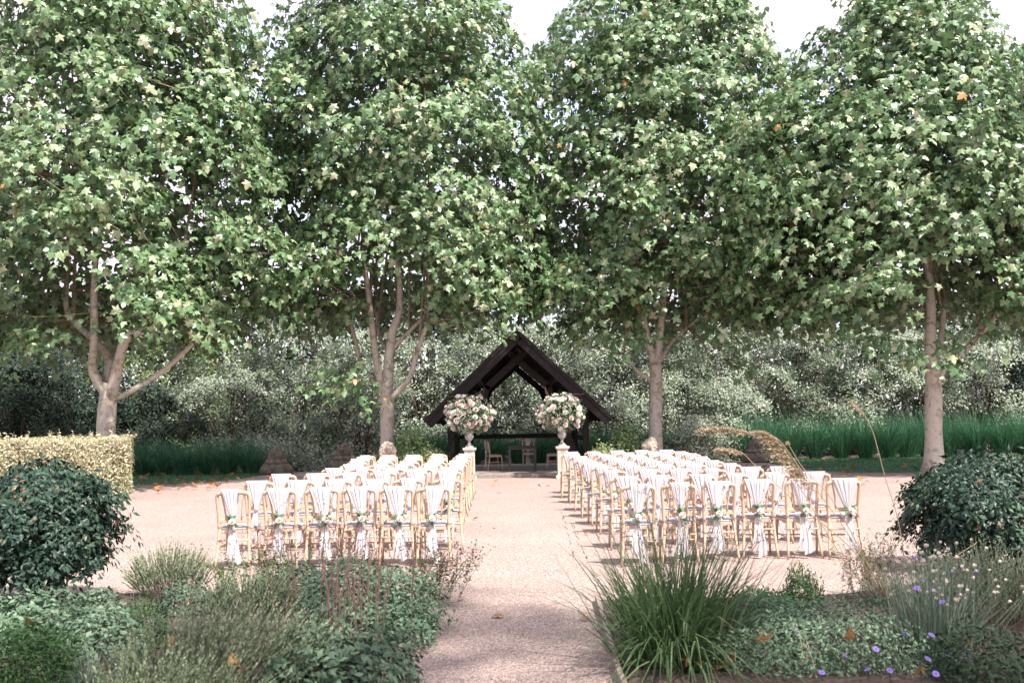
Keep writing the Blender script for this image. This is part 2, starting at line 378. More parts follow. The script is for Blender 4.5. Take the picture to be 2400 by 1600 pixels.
def lawn_blades(pts, n, label):
    a = np.array(pts); x = rnd(n, a[:, 0].min(), a[:, 0].max()); y = rnd(n, a[:, 1].min(), a[:, 1].max())
    k = inside(pts, x, y); x, y = x[k], y[k]; n = len(x)
    P = np.column_stack([x, y, np.full(n, .004)]); N = RNG.normal(0, 1, (n, 3)); N[:, 2] = .3
    T = RNG.normal(0, .45, (n, 3)); T[:, 2] = 1
    tag(obj('lawn_grass', leafmesh('lawn_grass', SLIM, P, N, T, rnd(n, .05, .085), rnd(n, .3, .9)), M['reed']), label, 'grass', kind='stuff')
lawn_blades(LAWN_R, 22000, 'short mown grass of the right lawn')
lawn_blades(LAWN_L, 12000, 'short mown grass of the left lawn')

# loose stones on the near gravel path
def pebbles():
    n = 9000
    x = rnd(n, -1.1, 1.6); y = 5.6+rnd(n)**1.3*7
    k = (~inside(BED_L, x, y)) & (~inside(BED_R, x, y)); x, y = x[k], y[k]; n = len(x)
    tv = np.array([(1, 0, .1), (-.5, .8, 0), (-.5, -.8, .1), (.1, .1, .7), (0, 0, -.4)]); tf = np.array([(0, 1, 3), (1, 2, 3), (2, 0, 3), (1, 0, 4), (2, 1, 4), (0, 2, 4)])
    N = RNG.normal(0, .3, (n, 3)); N[:, 2] = 1; T = RNG.normal(0, 1, (n, 3))
    o = obj('loose_gravel', leafmesh('loose_gravel', (tv, tf), np.column_stack([x, y, np.full(n, .002)]), N, T, rnd(n, .004, .0095), rnd(n)),
            mat('loose_stone', [(0, (.19, .14, .115)), (.5, (.36, .28, .235)), (1, (.58, .5, .45))], rough=.85, attr=True))
    tag(o, 'loose pale stones lying on the gravel path', 'gravel', kind='stuff')
pebbles()

# ------------------------------------------------------------------ plane trees
PROF = np.array([(0, .5), (.05, .8), (.13, .97), (.28, 1), (.45, 1.), (.58, .88), (.7, .68), (.82, .46), (.92, .27), (1, .06)])
def clusters(c, z0, z1, rx, ry, n, rng, shell=.5, open_front=None):
    out_ = []
    ph = rng.uniform(0, 6.28, 6)
    while len(out_) < n:
        t = rng.uniform(0, 1)**1.15; th = rng.uniform(0, 2*math.pi)
        pr = np.interp(t, PROF[:, 0], PROF[:, 1])
        if rng.uniform() > pr+.12: continue
        lump = 1+.10*math.sin(3*th+ph[0]+4*t)+.08*math.sin(5*th+ph[1]-7*t)+.07*math.sin(11*t*2+2*th+ph[2])
        rf = 1-(1-shell)*rng.uniform()**1.7
        x, y = math.cos(th)*rx*pr*rf*lump, math.sin(th)*ry*pr*rf*lump
        z = z0+(z1-z0)*t
        z -= .5*(rf*pr)**2
        if open_front and y < .35*ry and abs(x) < open_front[0] and z < open_front[1]+abs(x)*-.2: continue
        out_.append((c[0]+x, c[1]+y, z))
    return np.array(out_)
def spray(cl, axis, k, sh, sv, rng, droop=.5, tilt=.55, nz_=.42):
    """Leaf positions, normals and tip directions for sheets of leaves at branch ends."""
    n = len(cl); o = cl-axis; o[:, 2] = 0; o = nrm(o)
    sn = nrm(np.array([0, 0, .75])+o*tilt+rng.normal(0, .18, (n, 3)))
    off = rng.normal(0, 1, (n, k, 3))*sh
    off -= sn[:, None]*(off*sn[:, None]).sum(2, keepdims=True)
    P = cl[:, None]+off+sn[:, None]*(rng.normal(0, sv, (n, k))[:, :, None])
    rr = np.linalg.norm(off, axis=2)
    P[:, :, 2] -= droop*rr**2
    T = nrm(off+o[:, None]*.35+np.array([0, 0, -.28])+rng.normal(0, .3, (n, k, 3)))
    N = nrm(sn[:, None]+off*.5+rng.normal(0, nz_, (n, k, 3)))
    return P.reshape(-1, 3), N.reshape(-1, 3), T.reshape(-1, 3)

LEAF_VARS = []
for i in range(6):
    V = PLANE_HI[0].copy(); V[:, 2] += .08*np.sin(V[:, 0]*7+i)*V[:, 1]
    LEAF_VARS.append(mesh_np('leaf', V, PLANE_HI[1], np.full(len(V), [.2, .4, .55, .7, .82, .9][i])))
    LEAF_VARS[-1].materials.append(M['plane_leaf'])

def plane_tree(label, base, r0, trunk, limbs, crown, extra, seed, ncl=630, singles=300):
    rng = np.random.default_rng(seed)
    base = np.array(base)
    t = empty('plane_tree', base, label, 'tree', 'plane trees in a row behind the chairs')
    mb = MB()
    tp = smooth_path([np.array((0, 0, 0.))]+[np.array(q)-base for q in trunk], 4)
    zz = tp[:, 2]
    mb.tube(tp, r0*(1+.55*np.exp(-zz/.22)-.05*np.clip(zz, 0, 4)+.03*np.sin(zz*4)), 14)
    mb.build('trunk', M['bark'], t, smooth=True)
    tips = []
    for pts, ra, rb in limbs:
        q = smooth_path([np.array(p)-base for p in pts], 4)
        lb = MB().tube(q, np.linspace(ra, rb, len(q)), 9)
        lb.build('limb', M['bark'], t, smooth=True); tips.append((q[-1], rb)); tips.append((q[len(q)*2//3], rb))
    c, z0, z1, rx, ry, of = crown
    cl = clusters((c[0], c[1]), z0, z1, rx, ry, ncl, rng, .42, of)
    axis = np.array([c[0], c[1], 0.])
    cl2 = clusters((c[0], c[1]), z0+.4, z1, rx*.72, ry*.72, ncl//3, rng, .1, of)
    P, N, T = spray(np.vstack([cl, cl2]), axis, 38, .36, .08, rng, tilt=.8, nz_=.52)
    if len(extra):
        e = np.array(extra)
        P2, N2, T2 = spray(e, axis, 17, .27, .08, rng, droop=.6); P = np.vstack([P, P2]); N = np.vstack([N, N2]); T = np.vstack([T, T2])
    # ragged shoots that stand out of the crown
    up = cl[rng.permutation(len(cl))[:150]]; o_ = up-axis; o_[:, 2] = 0; o_ = nrm(o_)
    lean_ = np.clip((up[:, 2]-z0)/(z1-z0), 0, 1)[:, None]
    dr = nrm(o_*(1.1-.7*lean_)+np.array([0, 0, 1.])*(lean_*1.3-.15)+rng.normal(0, .25, o_.shape)); Ls = rng.uniform(.5, 1.15, len(up))
    kk = 11; f_ = np.linspace(.15, 1, kk); Ps = up[:, None]+dr[:, None]*(Ls[:, None]*f_)[:, :, None]+rng.normal(0, .06, (len(up), kk, 3))
    Ts = rng.normal(0, .7, Ps.shape)+dr[:, None]*.5+[0, 0, -.3]; Ns = rng.normal(0, .5, Ps.shape)+o_[:, None]*.5+[0, 0, .6]
    P = np.vstack([P, Ps.reshape(-1, 3)]); N = np.vstack([N, Ns.reshape(-1, 3)]); T = np.vstack([T, Ts.reshape(-1, 3)])
    P = P-base; n = len(P)
    S = rng.uniform(.135, .26, n); tone = np.clip(rng.normal(.52, .24, n), 0, .94); tone[rng.uniform(size=n) < .0028] = 1.
    # the nearest leaves stand as leaves of their own
    dist = np.linalg.norm(P+base-EYE, axis=1)-rng.uniform(0, .9, n)
    idx = np.argsort(dist)[:singles]; keep = np.ones(n, bool); keep[idx] = False
    front = P[:, 1]+base[1] < c[1]+.25*ry
    kf, kb = keep & front, keep & ~front
    parts = []
    near = dist < np.quantile(dist, .36)
    for k_, tpl in ((kf & near, PLANE_MID), (kf & ~near, PLANE_LOW), (kb, PLANE_BACK)):
        V_, F__ = scatter(tpl[0], tpl[1], P[k_], frames(N[k_], T[k_]), S[k_]); parts.append((V_, F__, np.repeat(tone[k_], len(tpl[0]))))
    V_, F__, tn_ = merge(parts)
    cr = obj('crown', mesh_np('crown', V_, F__, tn_), M['plane_leaf'], t); tag(cr, kind='stuff')
    Fr = frames(N[idx], T[idx])
    for j, i in enumerate(idx):
        o = bpy.data.objects.new('leaf', LEAF_VARS[j % 6]); COL.objects.link(o); o.parent = t
        m3 = Matrix(Fr[j].tolist()) @ Matrix.Diagonal((S[i],)*3)
        m4 = m3.to_4x4(); m4.translation = P[i]; o.matrix_local = m4
    # boughs and twigs out to the sprays
    mb = MB()
    tips_p = np.array([q for q, _ in tips])
    boughs = []
    for q, rb in tips:
        top = np.array([c[0]-base[0]+(q[0]-(c[0]-base[0]))*1.15, c[1]-base[1]+rng.normal(0, .5), rng.uniform(.6, .9)*(z1-z0)+z0])
        pp = smooth_path([q, (q+top)/2+rng.normal(0, .35, 3), top], 5); mb.tube(pp, np.linspace(rb*.8, .015, len(pp)), 5, False); boughs += list(pp)
    boughs = np.array(boughs)
    allc = (np.vstack([cl, np.array(extra)]) if len(extra) else cl)-base
    for q in allc[rng.permutation(len(allc))[:230]]:
        d = np.linalg.norm(boughs-q+np.array([0, 0, .6]), axis=1); a = boughs[np.argmin(d)]
        mid = (a+q)/2+rng.normal(0, .15, 3)+[0, 0, -.1]
        mb.tube(smooth_path([a, mid, q], 3), np.linspace(.022, .006, 7), 4, False)
    for a_, d_, l_ in zip(up-base, dr, Ls): mb.tube([a_, a_+d_*l_*.5, a_+d_*l_], [.009, .006, .003], 3, False)
    mb.build('twigs', M['twig'], t)
    return t
def pp(Y, *q): return [at(x, y, Y+(q2[0] if q2 else 0)) for x, y, *q2 in q]
S_ = 1.0
Y1 = 27.2
b1 = at(250, 1090, Y1); b1[2] = 0
plane_tree('far left plane tree behind the golden hedge, with one long low limb', b1, .27,
    pp(Y1, (248, 1020), (254, 930), (262, 900)),
    [(pp(Y1, (256, 925), (238, 905), (218, 866), (221, 798), (221, 666), (227, 590)), .17, .07),
     (pp(Y1+.25, (258, 915), (253, 880), (255, 840, .2), (225, 800, .4), (172, 752, .5), (155, 715, .5), (157, 660, .5)), .13, .07),
     (pp(Y1-.1, (262, 925), (275, 866, -.1), (293, 798, -.2), (323, 779, -.4), (365, 765, -.6), (405, 715, -.8)), .17, .06),
     (pp(Y1, (272, 935), (325, 906), (385, 866), (446, 811), (472, 768), (490, 735)), .08, .05)],
    ((at(250, 800, Y1)[0], Y1+.2), 4.2, 17.8, 5.2, 4.4, (1.6, 6.3)),
    pp(Y1-2.2, (30, 810), (90, 800), (120, 775), (170, 760), (60, 770), (20, 700), (330, 720), (365, 690), (400, 720), (440, 700), (470, 680), (300, 760), (340, 770)), 5)
Y2 = 30.
b2 = at(907, 1075, Y2); b2[2] = 0
plane_tree('second plane tree from the left, standing left of the dark timber pavilion', b2, .23,
    pp(Y2, (908, 1000), (907, 930), (906, 895)),
    [(pp(Y2, (905, 930), (895, 905), (880, 830), (872, 764), (863, 688), (850, 581)), .13, .07),
     (pp(Y2, (907, 920), (913, 832), (921, 773), (936, 728), (936, 650), (925, 580)), .17, .07),
     (pp(Y2, (921, 815), (940, 795, .1), (958, 778, .1), (997, 738, .2)), .08, .05),
     (pp(Y2-.1, (915, 935), (930, 920, -.1), (961, 883, -.2), (975, 832, -.3), (991, 788, -.3), (1003, 755, -.3)), .10, .06),
     (pp(Y2+.3, (900, 915), (872, 887, .3), (846, 849, .5), (833, 798, .5), (808, 700, .5), (791, 624, .5)), .08, .05),
     (pp(Y2+.3, (912, 830), (890, 790, .5), (882, 730, .6)), .07, .05)],
    ((at(940, 800, Y2)[0], Y2+.2), 4.9, 19.2, 5.2, 4.4, (1.3, 6.6)),
    pp(Y2-1.8, (740, 850), (770, 880), (800, 900), (830, 860), (850, 900), (770, 930), (720, 900), (860, 940), (700, 660), (700, 690), (740, 640), (1010, 690), (1040, 710), (1080, 720), (1120, 700), (1160, 710), (1178, 768)), 6)
Y3 = 30.5
b3 = at(1536, 1070, Y3); b3[2] = 0
plane_tree('third plane tree from the left, straight trunk with a knot hole behind a stone lion', b3, .225,
    pp(Y3, (1536, 1000), (1537, 900), (1536, 850)),
    [(pp(Y3, (1533, 860), (1518, 790), (1506, 730), (1500, 640), (1490, 560)), .12, .06),
     (pp(Y3, (1540, 860), (1548, 770), (1556, 690), (1562, 560)), .13, .07),
     (pp(Y3, (1526, 890), (1500, 875), (1478, 850), (1462, 830)), .06, .04),
     (pp(Y3+.2, (1544, 850), (1575, 800, .2), (1610, 768, .3), (1650, 735, .4)), .07, .04)],
    ((at(1572, 800, Y3)[0], Y3+.2), 4.7, 18.4, 5.2, 4.4, (.9, 5.9)),
    pp(Y3-2., (1290, 690), (1330, 700), (1290, 650), (1360, 770), (1410, 790), (1450, 800), (1500, 790), (1530, 780), (1380, 740), (1340, 800), (1250, 660), (1700, 790), (1660, 760), (1755, 870), (1740, 850)), 7)
Y4 = 27.2
b4 = at(2190, 1108, Y4); b4[2] = 0
plane_tree('far right plane tree with a flared mottled trunk on the gravel edge', b4, .25,
    pp(Y4, (2188, 1000), (2188, 920), (2186, 860)),
    [(pp(Y4, (2184, 870), (2180, 800), (2182, 720), (2176, 640), (2160, 540)), .17, .08),
     (pp(Y4, (2196, 890), (2225, 850), (2270, 812), (2310, 770), (2350, 720)), .11, .06),
     (pp(Y4+.3, (2190, 850), (2205, 790, .3), (2215, 700, .4)), .10, .06)],
    ((at(2165, 800, Y4)[0], Y4+.2), 4.5, 14.4, 4.9, 4.3, (1., 5.9)),
    pp(Y4-2., (2060, 790), (2100, 800), (2130, 830), (2160, 840), (2210, 810), (2250, 800), (1960, 780), (2000, 790), (2240, 840), (2330, 780)), 8, ncl=560)
Y5 = 27.
b5 = at(2840, 1090, Y5); b5[2] = 0
plane_tree('plane tree whose crown reaches in at the right edge of the photo', b5, .25, pp(Y5, (2840, 950), (2840, 860)),
    [(pp(Y5, (2840, 880), (2790, 780), (2760, 640)), .15, .07), (pp(Y5, (2842, 880), (2880, 780), (2910, 640)), .15, .07)],
    ((b5[0]-.6, Y5+.2), 4.1, 15.2, 4.3, 4.0, None), [], 9, ncl=420, singles=40)
# unseen tree added right of the camera, thin crown shaped to shade the beds
for (x, y, sd) in ((5.9, -.4, 21),):
    plane_tree('unseen plane tree added beside the camera to shade the flower beds', (x, y, 0), .25, [(x, y, 4), (x, y, 7)],
        [([(x, y, 6.8), (x-.5, y, 9), (x-.8, y, 12)], .15, .07), ([(x, y, 6.8), (x+.6, y, 9), (x+.9, y, 12)], .15, .07)],
        ((x, y), 8.2, 17.5, 4.8, 4.4, None), [], sd, ncl=70, singles=0)

# ------------------------------------------------------------------ background shrubs
def shrub(name, label, cat, c, rx, ry, h, m, tpl, ncl, k, size, seed, group=None, sh=.3, stems=True, z0=.1, tone=(.45, .22), tilt=.9, shell=.7, lobes=0):
    rng = np.random.default_rng(seed)
    t = empty(name, (c[0], c[1], 0), label, cat, group)
    out_ = []
    ph = rng.uniform(0, 6.28, 4)
    while len(out_) < ncl:
        u = rng.uniform(-1, 1); th = rng.uniform(0, 6.2832)
        q = abs(u)**1.0
        pr = math.sqrt(max(0, 1-max(u, 0)**2.4)) if u > 0 else (1-.25*u*u)
        lump = 1+.13*math.sin(3*th+ph[0]+3*u)+.10*math.sin(6*th+ph[1]-5*u)+.06*math.sin(9*u+ph[2])
        rf = (1-(1-shell)*rng.uniform()**1.5)*lump
        zc = z0+(h-z0)*((u+1)/2)
        if u > 0: zc = z0+(h-z0)*(.5+.5*u*(.75+.25*rf))
        out_.append((math.cos(th)*rx*pr*rf, math.sin(th)*ry*pr*rf, zc))
    cl = np.array(out_)
    if lobes:
        lc = cl[rng.permutation(ncl)[:lobes]]*[.84, .84, .93]
        d = nrm(rng.normal(0, 1, (ncl, 3))+nrm(lc[np.arange(ncl) % lobes]*[1, 1, .3])*.7+[0, 0, .45])
        cl = lc[np.arange(ncl) % lobes]+d*rng.uniform(.75, 1.05, (ncl, 1))*rng.uniform(.5, .85, lobes)[np.arange(ncl) % lobes, None]*[1.1, 1.1, .85]
        cl[:, 2] = np.maximum(cl[:, 2], .15)
        cl = np.vstack([cl, np.array(out_)[:ncl//3]*[.55, .55, .85]])
    P, N, T = spray(cl, np.zeros(3), k, sh, sh*.3, rng, droop=.25, tilt=tilt)
    up = rng.normal(0, .35, T.shape); up[:, 2] += .35; T = T+up
    P[:, 2] = np.maximum(P[:, 2], .04); n = len(P)
    o = obj('foliage', leafmesh('foliage', tpl, P, N, T, rng.uniform(.7, 1.25, n)*size, np.clip(rng.normal(tone[0], tone[1], n)+np.repeat(rng.normal(0, .1, len(cl)), k), 0, 1)), m, t); tag(o, kind='stuff')
    if stems:
        mb = MB()
        for q in cl[rng.permutation(ncl)[:26]]:
            a = np.array([q[0]*.12, q[1]*.12, 0]); mid = np.array([q[0]*.45, q[1]*.45, q[2]*.55])+rng.normal(0, .04*h, 3)
            mb.tube(smooth_path([a, mid, q], 3), np.linspace(.014*h**.7, .003*h, 7), 4, False)
        mb.build('stems', M['darktwig'], t)
    return t
VG = 'variegated shrubs behind the pavilion and plane trees'
bgs = [  # px, Y, rx, h, material, label
 (40, 38, 2.6, 5.2, 'darkleaf', 'dark evergreen shrub at the far left behind the golden hedge'),
 (175, 37, 1.9, 3.3, 'darkleaf', 'low dark evergreen shrub left of the far left tree trunk'),
 (330, 37.5, 2.1, 2.9, 'darkleaf', 'dark spreading shrub right of the far left tree trunk'),
 (395, 44, 3.2, 6.6, 'limeleaf', 'tall yellow green shrub between the limbs of the far left tree'),
 (130, 45, 4.2, 6.4, 'darkleaf', 'tall dark shrub at the back left, above the low dark shrubs'),
 (545, 40, 2.4, 4.9, 'variegated', 'variegated shrub behind the left tall grass bed'),
 (690, 41.5, 2.7, 6.6, 'variegated', 'tall variegated shrub behind the two brown stone finials on the left'),
 (845, 40, 2.2, 5.2, 'variegated', 'variegated shrub just left of the second tree trunk'),
 (1000, 42, 2.6, 6.2, 'variegated', 'variegated shrub between the second tree trunk and the pavilion roof'),
 (1150, 42.5, 2.5, 6.6, 'variegated', 'variegated shrub behind the left half of the pavilion'),
 (1290, 42, 2.4, 6.2, 'variegated', 'variegated shrub behind the right half of the pavilion'),
 (1430, 41, 2.4, 5.8, 'variegated', 'variegated shrub between the pavilion roof and the third tree trunk'),
 (1590, 42, 2.5, 6.2, 'variegated', 'variegated shrub just right of the third tree trunk'),
 (1720, 40.5, 2.5, 5.2, 'variegated', 'variegated shrub behind the reed plumes'),
 (1860, 42, 2.6, 6.3, 'variegated', 'variegated shrub above the left end of the right tall grass'),
 (2010, 41, 2.4, 5.4, 'variegated', 'variegated shrub left of the far right tree trunk'),
 (2140, 42.5, 2.5, 6.2, 'variegated', 'variegated shrub directly behind the far right tree trunk'),
 (2290, 41, 2.5, 5.6, 'variegated', 'variegated shrub right of the far right tree trunk'),
 (2430, 42, 2.6, 5.4, 'darkleaf', 'darker green shrub at the far right edge')]
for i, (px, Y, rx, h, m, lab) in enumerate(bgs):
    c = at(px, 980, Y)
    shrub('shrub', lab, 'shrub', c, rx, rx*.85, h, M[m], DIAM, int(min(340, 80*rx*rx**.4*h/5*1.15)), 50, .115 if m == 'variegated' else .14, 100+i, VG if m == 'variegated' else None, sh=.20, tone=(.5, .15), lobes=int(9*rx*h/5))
c = at(1632, 1060, 36.6)
shrub('shrub', 'small bright cream edged shrub left of the reed plumes, before the taller shrubs', 'shrub', c, 1.0, .8, 1.55, M['variegated'], DIAM, 60, 60, .10, 140, sh=.2, tone=(.78, .15))
c = at(1700, 1060, 37.4)
shrub('shrub', 'low variegated shrub beside the right stone finial', 'shrub', c, 1.1, .8, 1.7, M['variegated'], DIAM, 60, 60, .10, 141, sh=.2, tone=(.62, .2))
c = at(690, 1090, 35.6)
shrub('shrub', 'low variegated shrub right of the left brown stone finial', 'shrub', c, .8, .6, 1.0, M['variegated'], DIAM, 40, 55, .11, 142, sh=.2, tone=(.6, .2))
c = at(620, 1080, 35.2)
shrub('shrub', 'low variegated shrub between the tall grass and the left stone finial', 'shrub', c, .8, .6, 1.3, M['variegated'], DIAM, 40, 55, .11, 143, sh=.2, tone=(.6, .2))
# woodland behind
ORDN8 = 'first second third fourth fifth sixth seventh eighth'.split()
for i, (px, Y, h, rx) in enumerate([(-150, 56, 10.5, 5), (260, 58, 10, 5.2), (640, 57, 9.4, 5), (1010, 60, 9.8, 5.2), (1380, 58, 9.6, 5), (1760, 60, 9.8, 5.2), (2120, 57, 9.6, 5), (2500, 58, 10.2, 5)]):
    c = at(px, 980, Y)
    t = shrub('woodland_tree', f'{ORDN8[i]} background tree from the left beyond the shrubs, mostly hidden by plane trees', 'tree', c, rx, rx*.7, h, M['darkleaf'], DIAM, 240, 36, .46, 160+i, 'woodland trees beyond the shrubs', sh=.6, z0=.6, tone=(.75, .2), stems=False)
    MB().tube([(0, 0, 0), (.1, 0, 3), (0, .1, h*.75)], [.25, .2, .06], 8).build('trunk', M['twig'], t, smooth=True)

# ------------------------------------------------------------------ golden hedge
def hedge():
    base = np.array([-14., 24.6, 0])
    poly = [(-8.55, 22.9), (-9.75, 26.6), (-21, 26.6), (-21, 22.9)]; h = 1.42
    t = empty('hedge', base, 'clipped golden hedge with pale new shoots at the left below the far left tree', 'hedge')
    P, N = [], []
    nf = 26000
    def fill(n, f):
        p, nn = f(n); P.append(p); N.append(np.broadcast_to(nn, (n, 3)))
    fill(nf, lambda n: (np.column_stack([rnd(n, -21, -8.55), 22.9+np.abs(RNG.normal(0, .09, n)), rnd(n, .02, h)]), (0, -1, .35)))
    def side(n):
        u = rnd(n); return np.column_stack([-8.55-1.2*u-np.abs(RNG.normal(0, .09, n)), 22.9+3.7*u, rnd(n, .02, h)]), (1, .3, .35)
    fill(9000, side)
    def topf(n):
        v = rnd(n); return np.column_stack([rnd(n, -21, -8.6)-1.15*v, 22.9+3.7*v, h-np.abs(RNG.normal(0, .05, n))]), (0, 0, 1)
    fill(12000, topf)
    fill(2500, lambda n: (np.column_stack([rnd(n, -21, -9.8), 26.6-np.abs(RNG.normal(0, .09, n)), rnd(n, .02, h)]), (0, 1, .35)))
    P = np.concatenate(P); N = np.concatenate(N)+RNG.normal(0, .45, (len(P), 3)); n = len(P)
    P[:, 0] += .05*np.sin(P[:, 2]*5+P[:, 1]*3); P[:, 1] += .06*np.sin(P[:, 0]*2.1)+.03*np.sin(P[:, 0]*6+P[:, 2]*5); P[:, 2] += np.where(P[:, 2] > h-.2, .03*np.sin(P[:, 0]*3.3)+.02*np.sin(P[:, 0]*9), 0)
    T = RNG.normal(0, .6, (n, 3)); T[:, 2] -= .3
    tone = np.clip(RNG.normal(.5, .2, n)+.22*(P[:, 2]/h-.5), 0, .97)
    tag(obj('foliage', leafmesh('foliage', OVAL, P-base, N, T, rnd(n, .05, .09), tone), M['hedge'], t), kind='stuff')
    # shoots
    sp, sn, st, mb = [], [], [], MB()
    for i in range(120):
        x = random.uniform(-21, -8.6); y = random.uniform(22.95, 25); a = np.array([x, y, h-.03]); b = a+[random.uniform(-.05, .05), random.uniform(-.05, .05), random.uniform(.08, .24)]
        mb.tube([a-base, b-base], .004, 3, False)
        for q in np.linspace(.3, 1, 6): sp.append(a+(b-a)*q); sn.append(RNG.normal(0, .5, 3)+[0, 0, .8]); st.append(RNG.normal(0, 1, 3)*[1, 1, .3])
    sp = np.array(sp)
    tag(obj('shoots', leafmesh('shoots', OVAL, sp-base, np.array(sn), np.array(st), rnd(len(sp), .06, .10), rnd(len(sp), .6, .95)), M['hedge'], t), kind='stuff')
    mb.build('shoot_stems', M['twig'], t)
    core = MB()  # solid block inside the hedge, standing in for shade in the leaf gaps
    q = [(-8.75, 23.15), (-9.85, 26.35), (-20.8, 26.35), (-20.8, 23.15)]
    V = [(x-base[0], y-base[1], z) for z in (.01, h-.2) for x, y in q]
    core.add(V, [(0, 1, 5, 4), (1, 2, 6, 5), (2, 3, 7, 6), (3, 0, 4, 7), (4, 5, 6, 7)]).build('shade_core', M['twig'], t)
hedge()

# ------------------------------------------------------------------ tall grass hedges: each clump a plant
def reed_clump(c, h, rad, n, seed, label, group, name='grass_clump', m='reed', width=.014, droop=.35, tone=(.55, .22), lean=.28):
    rng = np.random.default_rng(seed)
    P = np.column_stack([rng.normal(0, rad*.17, n), rng.normal(0, rad*.2, n), np.zeros(n)])
    D = rng.normal(0, lean*.55, (n, 3))+P*.75/rad; D[:, 2] = 1
    v = blades(P, D, h*rng.uniform(.7, 1.2, n), width*rng.uniform(.7, 1.3, n), droop*rng.uniform(.2, 1.5, n), np.clip(rng.normal(*tone, n), 0, 1), 4)
    o = obj(name, mesh_np(name, v[0], v[1], v[2]), M[m], loc=(c[0], c[1], 0))
    return tag(o, label, 'grass', group)
ORDN = 'first second third fourth fifth sixth seventh eighth ninth tenth eleventh twelfth thirteenth fourteenth fifteenth sixteenth seventeenth'.split()
RG = 'tall grass clumps hedging the right lawn'
xs = np.linspace(9.1, 21.9, 16)
for i, x in enumerate(xs):
    h = 1.95+.08*math.sin(i*1.7); y = 37.0+.35*math.sin(i*.9)
    lab = ('leftmost tall green grass clump of the hedge behind the right lawn' if i == 0 else
           f'tall green grass clump, {ORDN[i]} from the left in the hedge behind the right lawn')
    reed_clump((x, y), h, .62, 620, 300+i, lab, RG)
xs = np.linspace(-16.4, -8.5, 12)
for i, x in enumerate(xs):
    lab = ('rightmost tall grass clump of the left bed, nearest the stone finials' if i == 11 else f'tall green grass clump, {ORDN[11-i]} from the right in the bed behind the left lawn')
    reed_clump((x, 33.7-.06*(x+7.7)+.2*math.sin(i*1.3)), 1.5+.06*math.sin(i*2.1), .6, 560, 330+i, lab, 'tall grass clumps behind the left lawn', droop=.5)
for i, (px, Y, h) in enumerate([(935, 37, 1.5), (975, 37.4, 1.7), (1020, 37.2, 1.75), (1065, 37.6, 1.55), (1110, 37.4, 1.5), (1160, 37.6, 1.5), (1215, 37.5, 1.5), (1265, 37.6, 1.5), (1320, 37.5, 1.5), (1370, 37.5, 1.5), (1410, 37.2, 1.55), (1465, 37.0, 1.6), (1510, 36.6, 1.6), (1570, 36.8, 1.65)]):
    c = at(px, 1000, Y)
    lab = ('tall grass clump right of the third tree trunk' if i == 13 else 'tall blue green grass clump between the second tree trunk and the pavilion' if i == 1 else f'tall grass clump, {ORDN[i]} from the left in the row behind the pavilion')
    reed_clump((c[0], c[1]), h, .55, 520, 350+i, lab, 'tall grass clumps behind the pavilion', droop=.4)

